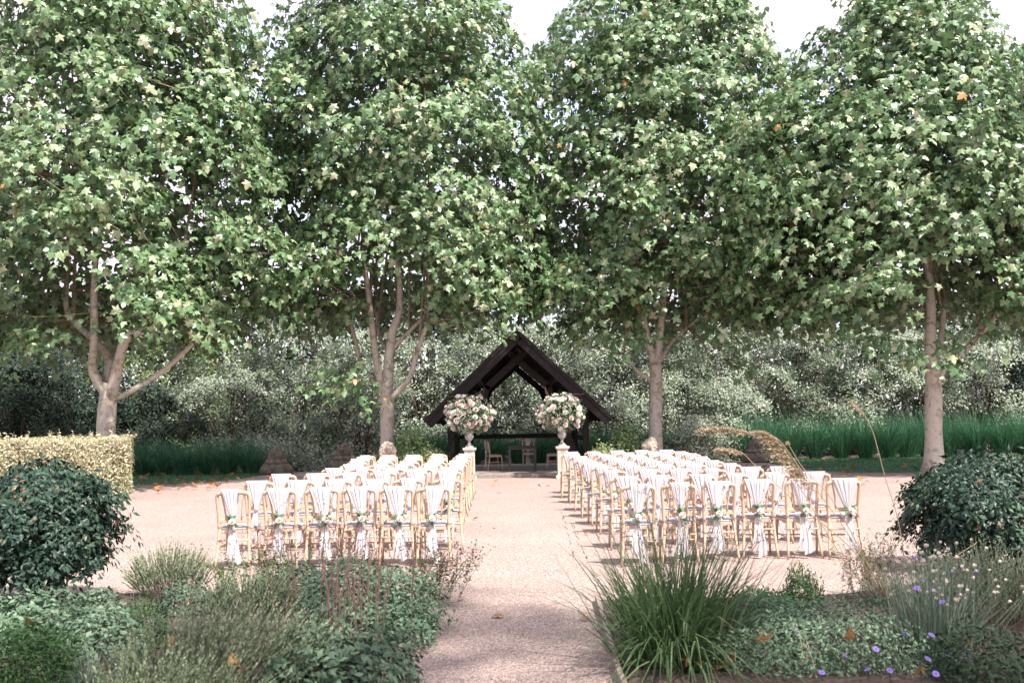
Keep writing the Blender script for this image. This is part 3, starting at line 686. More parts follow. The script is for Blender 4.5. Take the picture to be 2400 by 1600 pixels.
# ------------------------------------------------------------------ pavilion
PX, PY = .50, 29.9
def pavilion():
    t = empty('pavilion', (PX, PY, 0), 'open dark stained timber pavilion with a steep gabled roof at the end of the aisle', 'pavilion')
    T_ = M['timber']
    MB().box((0, 2.25, .055), (4.9, 6.3, .11)).build('deck', M['deck'], t, bevel=.01)
    MB().box((0, -.93, .05), (4.96, .05, .1)).build('deck_edge', M['edge'], t, bevel=.006)
    yf, yb = .1, 4.5
    for y in (yf, yb):
        for s in (-1, 1):
            MB().box((s*2.03, y, .11+.9), (.17, .17, 1.8)).build('post', T_, t, bevel=.008)
            cr = MB()
            pts = [(s*1.90, .11), (s*1.38, 1.46), (s*1.08, 2.2), (s*.92, 2.66), (-s*.30, 3.74)]
            yo = y+.17+(.07 if s > 0 else -.07)*0
            for a, b in zip(pts[:-1], pts[1:]):
                a, b = np.array(a), np.array(b); d = (b-a)/np.linalg.norm(b-a)*.05
                cr.beam((a[0]-d[0], yo+(.072 if s > 0 else -.072), a[1]-d[1]), (b[0]+d[0], yo+(.072 if s > 0 else -.072), b[1]+d[1]), .14, .21, up=(-(b-a)[1], 0, (b-a)[0]))
            cr.build('cruck_blade', T_, t, bevel=.006)
            MB().beam((s*2.0, y-.001, 1.15), (s*1.25, y-.001, 2.55), .10, .16, up=(0, 1, 0)).build('brace', T_, t)
        MB().beam((-1.0, y+.33, 2.75), (1.0, y+.33, 2.75), .08, .01).v  # no tie beam: the truss is open
    for s in (-1, 1):
        MB().beam((s*2.03, -.55, 2.0), (s*2.03, 5.2, 2.0), .18, .19).build('wall_plate', T_, t, bevel=.008)
        MB().beam((s*2.03, yf+.1, 1.06), (s*2.03, yb-.1, 1.06), .07, .14).build('side_rail', T_, t, bevel=.005)
        MB().beam((s*1.15, -.55, 2.86), (s*1.15, 5.2, 2.86), .14, .16).build('purlin', T_, t, bevel=.006)
        # roof slope
        n = np.array([s*.69, 0, .72]); n /= np.linalg.norm(n)
        e = np.array([s*2.69, 0, 1.60]); a = np.array([0, 0, 4.16]); d = (a-e)/np.linalg.norm(a-e)
        Rm = np.stack([d, [0, 1, 0], np.cross(d, [0, 1, 0])], 1)
        Ln = np.linalg.norm(a-e)
        mid = (a+e)/2
        nn = np.cross(d, [0, 1, 0]); nn = nn*(1 if nn[2] > 0 else -1)
        sl = MB().box(mid+nn*.02+np.array([0, 2.35, 0]), (Ln-.02, 6.1, .07), M=Rm).build('roof_slope', T_, t)
        course = MB()
        for k in range(22):
            u = (k+.5)/22
            course.box(e+d*Ln*u+nn*.085+np.array([0, 2.35, 0]), (Ln/22*1.35, 6.12, .03), M=Rm @ np.array([[math.cos(.09), 0, math.sin(.09)*(1 if s > 0 else -1)], [0, 1, 0], [-math.sin(.09)*(1 if s > 0 else -1), 0, math.cos(.09)]]))
        tag(course.build('shingle_courses', M['roofing'], t), kind='stuff')
        for y0, w in ((-.74, .30), ):
            MB().box(mid-nn*.06+np.array([0, y0, 0]), (Ln+.12*0, .05, .27), M=Rm).build('bargeboard', T_, t, bevel=.006)
            MB().box(mid+nn*.07+np.array([0, y0-.045, 0]), (Ln, .045, .11), M=Rm).build('verge_board', T_, t, bevel=.005)
        MB().box(mid-nn*.06+np.array([0, 5.44, 0]), (Ln, .05, .27), M=Rm).build('bargeboard', T_, t)
        for y in np.arange(.3, 5.2, .6):
            MB().box(mid-nn*.075+np.array([0, y, 0]), (Ln-.15, .06, .11), M=Rm).build('rafter', T_, t)
    MB().beam((0, -.7, 4.02), (0, 5.4, 4.02), .06, .2).build('ridge_board', T_, t)
    MB().beam((0, -.82, 4.08), (0, -.6, 4.08), .12, .34).build('apex_block', T_, t, bevel=.01)
    MB().beam((-1.94, yb, 1.10), (1.94, yb, 1.10), .09, .15).build('back_rail', T_, t, bevel=.006)
    MB().box((-2.03+4.06-.0, yf-.10, 1.98), (.10, .03, .22)).build('bracket', M['urn'], t)
pavilion()

# ------------------------------------------------------------------ chairs
W_, CU_, SA = M['wood'], M['cushion'], M['sash']
def seat_outline(k=1.):
    p = [(-.172, -.2), (-.19, -.05), (-.212, .1), (-.21, .17), (-.18, .205), (-.09, .222), (0, .226)]
    p = p+[(-x, y) for x, y in p[-2::-1]]
    return [(x*k, y*k) for x, y in p]
def slab(outl, z0, z1, puff=0.):
    n = len(outl); V = [(x, y, z0) for x, y in outl]+[(x, y, z1) for x, y in outl]
    Fs = [(i, (i+1) % n, n+(i+1) % n, n+i) for i in range(n)]+[tuple(range(n-1, -1, -1))]
    if puff:
        V += [(x*.82, y*.82, z1+puff*.8) for x, y in outl]+[(0, 0, z1+puff)]
        Fs += [(n+i, n+(i+1) % n, 2*n+(i+1) % n, 2*n+i) for i in range(n)]+[(2*n+i, 2*n+(i+1) % n, 3*n) for i in range(n)]
    else: Fs.append(tuple(range(n, 2*n)))
    return MB().add(V, Fs)
def make_chair():
    t = empty('chair', (0, 0, 0), '', 'chair')
    k = []
    for s in (-1, 1):
        k.append(MB().tube(smooth_path([(s*.205, -.285, 0), (s*.184, -.235, .22), (s*.172, -.205, .42), (s*.172, -.2, .47)], 2), np.linspace(.0145, .021, 7), 7).build('leg', W_, t, True))
        k.append(MB().tube(smooth_path([(s*.196, .205, 0), (s*.19, .195, .22), (s*.184, .175, .43)], 2), np.linspace(.013, .021, 5), 7).build('leg', W_, t, True))
        k.append(MB().tube([(s*.186, -.24, .25), (s*.19, .195, .25)], .0105, 6).build('stretcher', W_, t, True))
        k.append(MB().tube(smooth_path([(s*.135, -.258, .872), (s*.118, -.25, .80), (s*.098, -.232, .68), (s*.09, -.215, .575)], 2), .0125, 6, sq=.8).build('back_splat', W_, t, True))
    hoop = [(-.172, -.2, .46), (-.176, -.21, .6), (-.186, -.235, .76), (-.189, -.25, .84), (-.168, -.258, .879), (-.1, -.264, .891), (0, -.267, .895)]
    hoop = hoop+[(-x, y, z) for x, y, z in hoop[-2::-1]]
    q = smooth_path(hoop, 3); rad = np.where(q[:, 2] > .86, .0245, .0205)
    k.append(MB().tube(q, rad, 7).build('back_frame', W_, t, True))
    k.append(MB().beam((-.175, -.212, .565), (.175, -.212, .565), .02, .045).build('back_rail', W_, t, bevel=.004))
    k.append(slab(seat_outline(), .415, .452).build('seat_frame', W_, t, bevel=.004))
    k.append(slab(seat_outline(.97), .4525, .476, .018).build('seat_cushion', CU_, t, True))
    k.append(MB().tube([(-.18, -.232, .34), (.18, -.232, .34)], .0105, 6).build('stretcher', W_, t, True))
    k.append(MB().tube([(-.186, .0, .25), (.186, .0, .25)], .0105, 6).build('stretcher', W_, t, True))
    return kids(t, *k)
CHAIR = make_chair()

def cloth(nu, nv, fn):
    V = [fn(-1+2*i/(nu-1), j/(nv-1)) for j in range(nv) for i in range(nu)]
    Fs = [(j*nu+i, j*nu+i+1, (j+1)*nu+i+1, (j+1)*nu+i) for j in range(nv-1) for i in range(nu-1)]
    return MB().add(V, Fs)
def yb_(z): return np.interp(z, [.5, .575, .68, .8, .9], [-.235, -.248, -.262, -.28, -.296])
SASHES = []
def make_sash(i):
    rng = np.random.default_rng(50+i)
    half, xo, xt = [(.135, 0, 0), (.105, .01, .015), (.15, -.005, -.01), (.12, -.015, .03), (.115, .03, -.02), (.14, -.02, -.04), (.10, -.03, .0), (.145, .012, .045)][i]
    zt = .545+rng.uniform(-.03, .04); ph = rng.uniform(0, 6, 4)
    t = empty('sash', (0, 0, 0), '', 'sash'); k = []
    pl = lambda u: .45*math.sin(u*15+ph[0])+.4*math.sin(u*26+ph[1])+.3*math.sin(u*41+ph[2])
    def back(u, v):
        z = .926-(.926-zt)*v; w = half*(1-v)**1.0+.020*v+.004
        return (xo*(1-v)+xt*v+u*w, yb_(z)-.006-.006*v-(.0055*(1-v)+.0035)*pl(u)-.012*(1-u*u)*v, z)
    def front(u, v):
        z = .926-(.926-zt)*v; w = half*(1-v)**1.0+.018*v+.004
        return (xo*(1-v)+xt*v+u*w, np.interp(z, [.5, .7, .87, .905, .926], [-.2, -.215, -.226, -.236, -.262])-.004*pl(u)*(1-v), z)
    mb = cloth(41, 11, back); f = cloth(41, 9, front); mb.add(np.concatenate(f.v), f.f)
    tp = cloth(41, 4, lambda u, v: (xo+u*(half+.004), (yb_(.926)-.006-.009*pl(u)*.6)*(1-v)+(-.262-.004*pl(u))*v, .926+.006*math.sin(v*math.pi)))
    mb.add(np.concatenate(tp.v), tp.f)
    k.append(mb.build('drape', SA, t, True))
    kn = MB().tube(smooth_path([(xt-.012, yb_(zt)-.0, zt+.03), (xt, yb_(zt)-.03, zt+.01), (xt+.008, yb_(zt)-.032, zt-.02), (xt, yb_(zt)-.01, zt-.04)], 3), [.014, .02, .024, .027, .03, .03, .028, .024, .02, .016], 8)
    k.append(kn.build('knot', SA, t, True))
    for (dx, zb, w0, fl) in ((-.018, rng.uniform(.10, .2), .016, rng.uniform(-.02, .0)), (.02, rng.uniform(.03, .12), .018, rng.uniform(0, .04))):
        def tail(u, v, dx=dx, zb=zb, w0=w0, fl=fl):
            z = (zt-.02)-(zt-.02-zb-.02*u)*v; w = w0+.034*v**.8
            return (xt+dx*(.3+1.0*v)+fl*v+u*w+.006*math.sin(v*7+ph[3]), -.272-.022*math.sin(v*2.2)-.006*(1-.3*v)*math.sin(u*9+ph[0]+v*1.5)-.012*math.cos(u*4+ph[1])*v, z)
        k.append(cloth(15, 12, tail).build('tail', SA, t, True))
    return kids(t, *k)
SASHES = [make_sash(i) for i in range(8)]

def rose_mesh(name, m, seed=0, rings=3):
    rng = np.random.default_rng(seed); V, Fs = [], []
    n0 = 0
    for r_, (rad, np_, tilt) in enumerate([(.95, 6, .95), (.72, 5, .6), (.45, 4, .3), (.2, 3, .1)]):
        for k in range(np_):
            th = 6.283*k/np_+r_*.7+rng.uniform(-.15, .15); ca, sa = math.cos(th), math.sin(th)
            w = rad*1.25*math.pi/np_
            for (rr, zz, ww) in ((.15, -.25, .3), (rad*.75, .0+.25*(1-tilt), 1.), (rad*1.02, .34+.45*(1-tilt), .95), (rad*1.08+.05*tilt, .42+.55*(1-tilt)-.12*tilt, .45)):
                for sg in (-1, 0, 1):
                    rq = rr*(1-.12*abs(sg)); V.append((rq*ca-sg*w*ww*sa, rq*sa+sg*w*ww*ca, zz+.05*(1-abs(sg))))
            for j in range(3):
                for i in range(2): Fs.append((n0+j*3+i, n0+j*3+i+1, n0+(j+1)*3+i+1, n0+(j+1)*3+i))
            n0 += 12
    me = MB().add(V, Fs).mesh(name, True); me.materials.append(m); return me
ROSE = {k: rose_mesh('rose', M[k], i) for i, k in enumerate(('rose_white', 'rose_blush', 'rose_cream'))}
def single_leaf(name, tpl, m, tone):
    me = mesh_np(name, tpl[0], tpl[1], np.full(len(tpl[0]), tone)); me.materials.append(m); return me
EUC = [single_leaf('leaf', ROUND, M['sage'], t) for t in (.25, .55, .8)]
GRN = [single_leaf('leaf', OVAL, M['green'], t) for t in (.2, .5)]
def part(name, me, parent, loc, N, T, s):
    o = bpy.data.objects.new(name, me); COL.objects.link(o); o.parent = parent
    m4 = (Matrix(frames(np.array([N], float), np.array([T], float))[0].tolist()) @ Matrix.Diagonal((s, s, s))).to_4x4(); m4.translation = loc
    o.matrix_local = m4; return o
def make_posy(i):
    rng = np.random.default_rng(80+i); t = empty('posy', (0, 0, 0), '', 'posy'); k = []
    k.append(part('rose', ROSE[('rose_white', 'rose_cream', 'rose_white')[i]], t, (.012, -.335, .56), (.1, -1, .5), (0, .3, 1), .036))
    for j in range(3): k.append(part('rosebud', ROSE['rose_white'], t, (rng.uniform(-.05, .06), -.325, .56+rng.uniform(-.06, .05)), (rng.normal(0, .4), -1, .2), (0, .2, 1), .017))
    for j in range(9):
        a = rng.uniform(0, 6.28); d = np.array([math.cos(a)*.8, -.35, math.sin(a)])
        k.append(part('leaf', EUC[j % 3] if j < 6 else GRN[j % 2], t, np.array([0, -.315, .56])+d*[.02, .02, .03], rng.normal(0, .4, 3)+[0, -1, .3], d, rng.uniform(.055, .085)))
    return kids(t, *k)
POSIES = [make_posy(i) for i in range(3)]
BLK_L = [[(-3.14, 11.74), (-2.6, 11.79), (-2.14, 11.8), (-1.68, 11.8), (-1.25, 11.73), (-0.81, 11.71)],
 [(-3.23, 13.39), (-2.7, 13.39), (-2.2, 13.36), (-1.71, 13.27), (-1.26, 13.31), (-0.74, 13.18)],
 [(-3.29, 15.07), (-2.77, 15.03), (-2.32, 15.13), (-1.83, 15.29), (-1.36, 15.37), (-0.82, 15.18)],
 [(-2.8, 16.65), (-2.32, 16.67), (-1.81, 16.48), (-1.34, 16.28), (-0.84, 16.25)],
 [(-2.73, 18.02), (-2.21, 17.81), (-1.76, 17.91), (-1.27, 17.76), (-0.84, 17.73)],
 [(-2.78, 19.22), (-2.29, 19.27), (-1.76, 18.9), (-1.27, 18.7), (-0.84, 18.77)],
 [(-2.93, 20.64), (-2.35, 20.39), (-1.83, 20.39), (-1.3, 20.04), (-0.83, 19.72)],
 [(-2.98, 21.58), (-2.44, 21.33), (-1.89, 21.2), (-1.35, 21.08), (-0.83, 21.03)],
 [(-3.07, 22.62), (-2.54, 22.36), (-1.98, 22.37), (-1.45, 22.54), (-0.83, 22.52)]]
BLK_R = [[(1.56, 11.39), (2.04, 11.5), (2.51, 11.62), (3.05, 11.86), (3.53, 11.8), (3.99, 11.71)],
 [(1.59, 12.86), (2.05, 12.94), (2.57, 13.03), (3.06, 13.2), (3.59, 13.19), (4.13, 13.18)],
 [(1.6, 14.59), (2.12, 14.61), (2.57, 14.53), (3.03, 14.41), (3.63, 14.68), (4.09, 14.64)],
 [(1.58, 15.74), (2.07, 15.7), (2.56, 15.88), (3.07, 15.93), (3.59, 15.82)],
 [(1.55, 16.98), (2.09, 17.14), (2.59, 17.1), (3.07, 17.07), (3.58, 16.97)],
 [(1.53, 18.18), (2.09, 18.51), (2.62, 18.47), (3.14, 18.56), (3.69, 18.64)],
 [(1.53, 19.85), (2.09, 19.88), (2.7, 19.96), (3.25, 20.08), (3.84, 20.26)],
 [(1.46, 21.2), (2.12, 21.04), (2.65, 21.45), (3.27, 21.57), (3.85, 21.54)],
 [(1.54, 22.48), (2.06, 22.48), (2.63, 22.85), (3.21, 22.83), (3.76, 22.73)]]
ORD = ['first', 'second', 'third', 'fourth', 'fifth', 'sixth', 'seventh', 'eighth', 'ninth']
used = {}
def place(proto, key, loc, rz, label, group, **kw):
    if key not in used:
        used[key] = 1; proto.location = loc; proto.rotation_euler = (0, 0, rz); proto['label'] = label; proto['group'] = group; return proto
    return dup(proto, loc, rz, label, group)
for side, blk in (('left', BLK_L), ('right', BLK_R)):
    for r_, row in enumerate(blk):
        order = row[::-1] if side == 'left' else row
        for j, (x, y) in enumerate(order):
            rz = R(random.uniform(-4, 4)+(1.5 if side == 'left' else -1))
            pos = 'aisle seat' if j == 0 else ('outermost chair' if j == len(order)-1 else f'{ORD[j]} chair from the aisle')
            rw = 'nearest row' if r_ == 0 else ('farthest row' if r_ == 8 else f'{ORD[r_]} row back')
            y2 = y+.26
            place(CHAIR, 'c', (x, y2, 0), rz, f'pale wooden chair with grey seat, {pos}, {rw}, {side} block', f'wedding chairs {side} of the aisle')
            si = random.randrange(8)
            place(SASHES[si], ('s', si), (x, y2, 0), rz, f'white chiffon sash on the {pos}, {rw}, {side} block', f'chair sashes {side} of the aisle')
            if r_ == 0 or j == 0:
                pi = random.randrange(3)
                place(POSIES[pi], ('p', pi), (x+[0, .015, -.01, .03, -.02, -.04, 0, .045][si], y2, 0), rz, f'white flower posy on the {pos}, {rw}, {side} block', 'posies tied to the chairs')
for x, y, rz, lab in ((at(1157, 1000, 31.2)[0], 31.2, -70, 'on the left of the dark table in the pavilion'), (at(1238, 1000, 32.6)[0], 32.6, 180, 'behind the dark table in the pavilion'), (at(1297, 1000, 31.2)[0], 31.2, 80, 'on the right of the dark table in the pavilion')):
    dup(CHAIR, (x, y, .11), R(rz), f'limewashed wooden chair {lab}', 'chairs in the pavilion')
    dup(SASHES[1], (x, y, .11), R(rz), f'white chiffon sash on the chair {lab}', 'sashes in the pavilion')

# table
tx, ty = at(1224, 1050, 30.2)[0], 30.3
tb = empty('table', (tx, ty, .11), 'small dark slatted table in the middle of the pavilion', 'table')
for k in range(7): MB().box((0, -.27+.09*k, .745), (.86, .075, .025)).build('slat', M['trough'], tb, bevel=.003)
MB().box((0, 0, .695), (.80, .56, .06)).build('apron', M['trough'], tb)
for sx in (-1, 1):
    for sy in (-1, 1): MB().box((sx*.385, sy*.26, .333), (.06, .06, .666)).build('leg', M['trough'], tb, bevel=.004)

# ------------------------------------------------------------------ pedestals, urns, flower arrangements
def sq_prof(mb, rows):
    V = [(sx*w, sy*w, z) for w, z in rows for sx, sy in ((-1, -1), (1, -1), (1, 1), (-1, 1))]
    Fs = [(i*4+k, i*4+(k+1) % 4, (i+1)*4+(k+1) % 4, (i+1)*4+k) for i in range(len(rows)-1) for k in range(4)]+[(3, 2, 1, 0), tuple((len(rows)-1)*4+k for k in range(4))]
    return mb.add(V, Fs)
for side, px, py in (('left', 1101, 1125), ('right', 1319, 1120)):
    g = gp(px, py); x, y = g[0], 28.2
    p = empty('pedestal', (x, y, 0), f'cream stone pedestal under the urn on the {side} of the pavilion front', 'pedestal', 'stone pedestals', R(2))
    sq_prof(MB(), [(.20, 0), (.20, .07), (.18, .09), (.165, .11)]).build('base', M['stone'], p, bevel=.004)
    sq_prof(MB(), [(.15, .11), (.145, .80)]).build('shaft', M['stone'], p, bevel=.004)
    sq_prof(MB(), [(.15, .80), (.165, .82), (.19, .85), (.19, .89), (.175, .90)]).build('cap', M['stone'], p, bevel=.003)
    for a, b, c_, d in ((-.10, .20, .012, .54), (.10, .20, .012, .54)): MB().box((a, -.151, .45), (.012, .012, .54)).build('panel_moulding', M['stone'], p)
    for z in (.18, .72): MB().box((0, -.151, z), (.21, .012, .012)).build('panel_moulding', M['stone'], p)
    for q in (-.035, .035): MB().lathe([(.001, 0), (.018, .002), (.02, .008), (.008, .012)], 10).build('rosette', M['oldstone'], p).matrix_local = Matrix.Translation((q, -.151, .765)) @ Matrix.Rotation(R(90), 4, 'X')
    u = empty('urn', (x, y, .90), f'grey fluted stone urn on the {side} pedestal', 'urn', 'stone urns')
    sq_prof(MB(), [(.115, 0), (.115, .04)]).build('plinth', M['urn'], u, bevel=.004)
    MB().lathe([(.10, .04), (.10, .055), (.065, .08), (.04, .13), (.035, .17), (.05, .185), (.05, .2)], 20).build('foot', M['urn'], u, True)
    MB().lathe([(.045, .2), (.085, .225), (.115, .27), (.125, .32), (.118, .355)], 40, rib=lambda k, z: -.05*(k % 2)).build('bowl', M['urn'], u, True)
    MB().lathe([(.118, .355), (.095, .375), (.10, .42), (.125, .44), (.13, .45), (.10, .452)], 28).build('rim', M['urn'], u, True)
    rng = np.random.default_rng(7 if side == 'left' else 8)
    f = empty('flower_arrangement', (x, y, 1.32), f'large round arrangement of blush and ivory roses in the {side} urn', 'flowers', 'urn flower arrangements')
    cz = .50
    def pt(rad=1.):
        d = nrm(rng.normal(0, 1, 3)); q = d*np.array([.60, .42, .50])*rad; return q+[0, 0, cz-.06*0], d
    sp = []
    tries = 0
    while len(sp) < 80 and tries < 4000:
        tries += 1
        q, d = pt(rng.uniform(.85, 1.18))
        if d[1] > .45 or (d[2] < -.75): continue
        s = rng.choice([.088, .07, .055, .036], p=[.3, .3, .2, .2])
        if any(np.linalg.norm(q-o)*1.0 < (s+r2)*.85 for o, r2, _ in sp): continue
        sp.append((q, s, d))
    for q, s, d in sp:
        part('rose', ROSE[rng.choice(['rose_white', 'rose_blush', 'rose_cream'], p=[.52, .30, .18])], f, q, d+[0, -.35, .25], rng.normal(0, 1, 3), s)
    n = 1100; dd = nrm(rng.normal(0, 1, (n, 3))); P = dd*np.array([.60, .44, .50])*rng.uniform(.5, 1.22, n)[:, None]+[0, 0, cz]
    P[:, 2] = np.where(P[:, 2] < .1, P[:, 2]*.5+.05, P[:, 2])
    tag(obj('foliage', leafmesh('foliage', OVAL, P, dd+rng.normal(0, .6, (n, 3)), dd+rng.normal(0, .6, (n, 3))+[0, 0, .1], rng.uniform(.045, .10, n), rng.uniform(.2, 1, n)), M['sage'], f), kind='stuff')
    n = 420; dd = nrm(rng.normal(0, 1, (n, 3))); P = dd*np.array([.62, .46, .54])*rng.uniform(.7, 1.1, n)[:, None]+[0, 0, cz]
    tag(obj('greenery', leafmesh('greenery', SLIM, P, dd+rng.normal(0, .6, (n, 3)), dd+rng.normal(0, .5, (n, 3))+[0, 0, -.2], rng.uniform(.08, .15, n), rng.uniform(.2, .9, n)), M['green'], f), kind='stuff')
    n = 420; dd = nrm(rng.normal(0, 1, (n, 3))); dd[:, 1] = -np.abs(dd[:, 1]); P = dd*np.array([.62, .46, .53])*rng.uniform(.88, 1.1, n)[:, None]+[0, 0, cz]
    tag(obj('filler_flowers', leafmesh('filler_flowers', ROUND, P, dd+rng.normal(0, .4, (n, 3)), rng.normal(0, 1, (n, 3)), rng.uniform(.025, .05, n), rng.uniform(.4, 1, n)), M['bud'], f), kind='stuff')
    s = -1 if side == 'left' else 1
    for q in ([(s*.1, 0, .8), (s*.35, -.05, 1.03), (s*.52, 0, 1.02), (s*.66, 0, 1.05)], [(-s*.25, 0, .85), (-s*.4, 0, 1.1), (-s*.45, .02, 1.27)]):
        MB().tube(smooth_path(q, 4), .009, 5).build('curly_twig', M['seed'], f)

# ------------------------------------------------------------------ stone finials, lions, troughs
def finial(px, py, Y, label, s=1.):
    c = at(px, py, Y)
    t = empty('stone_finial', (c[0], c[1], 0), label, 'stone ornament', 'bell shaped stone finials', R(20)); t.scale = (s, s, s)
    n = 36
    MB().lathe([(.46, 0), (.53, .04), (.55, .12), (.52, .22), (.45, .30), (.38, .36)], n, rib=lambda k, z: .035*math.sin(k*2.1)+.03*math.sin(k*3.3+z*30)).build('carved_base', M['oldstone'], t, True)
    MB().lathe([(.40, .36), (.36, .42), (.31, .48), (.29, .50)], n).build('shoulder', M['oldstone'], t, True)
    MB().lathe([(.29, .50), (.295, .56), (.28, .63), (.25, .70), (.20, .755), (.15, .78)], n, rib=lambda k, z: -.10*(k % 2)).build('ribbed_dome', M['oldstone'], t, False)
    MB().lathe([(.15, .77), (.16, .79), (.155, .81), (.12, .82), (.125, .84), (.10, .86), (.085, .88), (.04, .89)], 24).build('cap', M['oldstone'], t, True)
finial(648, 1100, 33.4, 'brown bell shaped stone finial at the right end of the left tall grass', 1.)
finial(808, 1100, 35.0, 'brown bell shaped stone finial half hidden behind the far left chairs', 1.05)
finial(1772, 1080, 35.6, 'stone finial behind the thick reed plume on the right', .98)
c = at(1596, 1066, 34.5)
t = empty('stone_tablet', (c[0], c[1], 0), 'weathered round topped stone tablet with a carved ring behind the right chairs', 'stone ornament')
pr = [(-.2, 0), (.2, 0), (.19, .42), (.14, .56), (0, .62), (-.14, .56), (-.19, .42)]
MB().add([(x, y, z) for y in (-.09, .09) for x, z in pr], [tuple(range(7)), tuple(range(13, 6, -1))]+[(i, 7+i, 7+(i+1) % 7, (i+1) % 7) for i in range(7)]).build('slab', M['oldstone'], t, bevel=.012)
a = np.linspace(0, 6.283, 21); MB().tube(np.column_stack([.09*np.cos(a), np.full(21, -.095), .36+.09*np.sin(a)]), .018, 6, False).build('carved_ring', M['oldstone'], t, True)
def lion(px, py, Y, face, label):
    c = at(px, py, Y); t = empty('stone_lion', (c[0], c[1], 0), label, 'statue', 'stone lions', R(face))
    def blob(name, balls, vox, disp):
        bm = bmesh.new()
        for (x, y, z, a, b, c_) in balls:
            bmesh.ops.create_icosphere(bm, subdivisions=3, radius=1, matrix=Matrix.Translation((x, y, z)) @ Matrix.Diagonal((a, b, c_, 1)))
        me = bpy.data.meshes.new(name); bm.to_mesh(me); bm.free()
        o = obj(name, me, M['lion'], t); r_ = o.modifiers.new('remesh', 'REMESH'); r_.mode = 'VOXEL'; r_.voxel_size = vox; r_.use_smooth_shade = True
        tx_ = bpy.data.textures.new(name, 'STUCCI'); tx_.noise_scale = .07
        d = o.modifiers.new('carving', 'DISPLACE'); d.texture = tx_; d.strength = disp; d.mid_level = .5
        return o
    MB().box((0, .1, .12), (.42, .75, .24)).build('plinth', M['lion'], t, bevel=.015)
    blob('body', [(0, .25, .5, .19, .3, .22), (0, .02, .58, .18, .2, .3), (-.12, -.15, .38, .06, .08, .2), (.12, -.15, .38, .06, .08, .2), (-.12, -.24, .27, .065, .1, .05), (.12, -.24, .27, .065, .1, .05), (-.16, .4, .4, .09, .17, .18), (.16, .4, .4, .09, .17, .18)], .022, .02)
    blob('mane', [(0, -.02, .85, .24, .2, .22), (-.12, -.06, .74, .12, .13, .17), (.12, -.06, .74, .12, .13, .17), (0, 0, 1.0, .17, .14, .1), (0, -.1, .66, .13, .1, .13)], .02, .07)
    blob('head', [(0, -.17, .90, .12, .12, .12), (0, -.29, .86, .075, .08, .06), (0, -.27, .80, .06, .06, .035), (-.06, -.25, .94, .035, .04, .03), (.06, -.25, .94, .035, .04, .03), (0, -.36, .885, .03, .025, .025), (-.11, -.1, 1.01, .04, .03, .04), (.11, -.1, 1.01, .04, .03, .04)], .014, .012)
lion(908, 1085, 28.4, 20, 'carved pale stone lion sitting against the second tree trunk')
lion(1528, 1080, 28.6, -55, 'carved pale stone lion with its head turned left before the third tree trunk')
def trough(px, py, Y, w, label, plab, h=.45):
    c = at(px, py, Y)
    t = empty('planter', (c[0], c[1], 0), label, 'planter', 'dark planters by the pavilion')
    MB().box((0, 0, h/2), (w, .42, h)).build('box', M['trough'], t, bevel=.01)
    MB().box((0, 0, h+.012), (w+.05, .47, .03)).build('rim', M['trough'], t, bevel=.006)
    shrub('potted_shrub', plab, 'shrub', (c[0], c[1]), w*.52, .38, 1.36, M['potted'], OVAL, 70, 34, .11, int(px), sh=.13, z0=h+.02, tone=(.7, .2))
trough(968, 1080, 29.2, .72, 'dark planter left of the pavilion behind the left chairs', 'rounded green shrub in the dark planter left of the pavilion')
trough(1467, 1075, 29.6, .72, 'long dark planter right of the pavilion behind the right chairs', 'rounded green shrub in the dark planter right of the pavilion', .55)
for px, Y, lab in ((1012, 28.6, 'lime green leafy plant at the left front corner of the pavilion'), (1410, 28.9, 'lime green leafy plant at the right front corner of the pavilion')):
    c = at(px, 1080, Y); shrub('leafy_plant', lab, 'plant', c, .38, .3, .86, M['limeleaf'], OVAL, 50, 34, .08, int(px), sh=.11, tone=(.75, .2), stems=False)
c = at(945, 1080, 28.7); shrub('fern', 'ferny green plant hanging over the dark planter left of the pavilion', 'plant', c, .42, .3, .75, M['potted'], SLIM, 34, 36, .14, 77, sh=.12, tone=(.75, .2), stems=False)

# ------------------------------------------------------------------ foreground bushes
c = at(95, 1400, 9.75)
shrub('round_bush', 'round dark glossy leaved bush at the left of the foreground', 'bush', c, .62, .64, 1.27, M['bush'], OVAL, 420, 30, .074, 501, 'clipped dark bushes either side of the foreground', sh=.085, z0=.32, tone=(.45, .22), shell=.75)
c = at(2318, 1340, 10.6)
shrub('round_bush', 'round dark glossy leaved bush at the right of the foreground', 'bush', c, .76, .76, 1.16, M['bush'], OVAL, 500, 30, .074, 502, 'clipped dark bushes either side of the foreground', sh=.085, z0=.2, tone=(.45, .22), shell=.75)

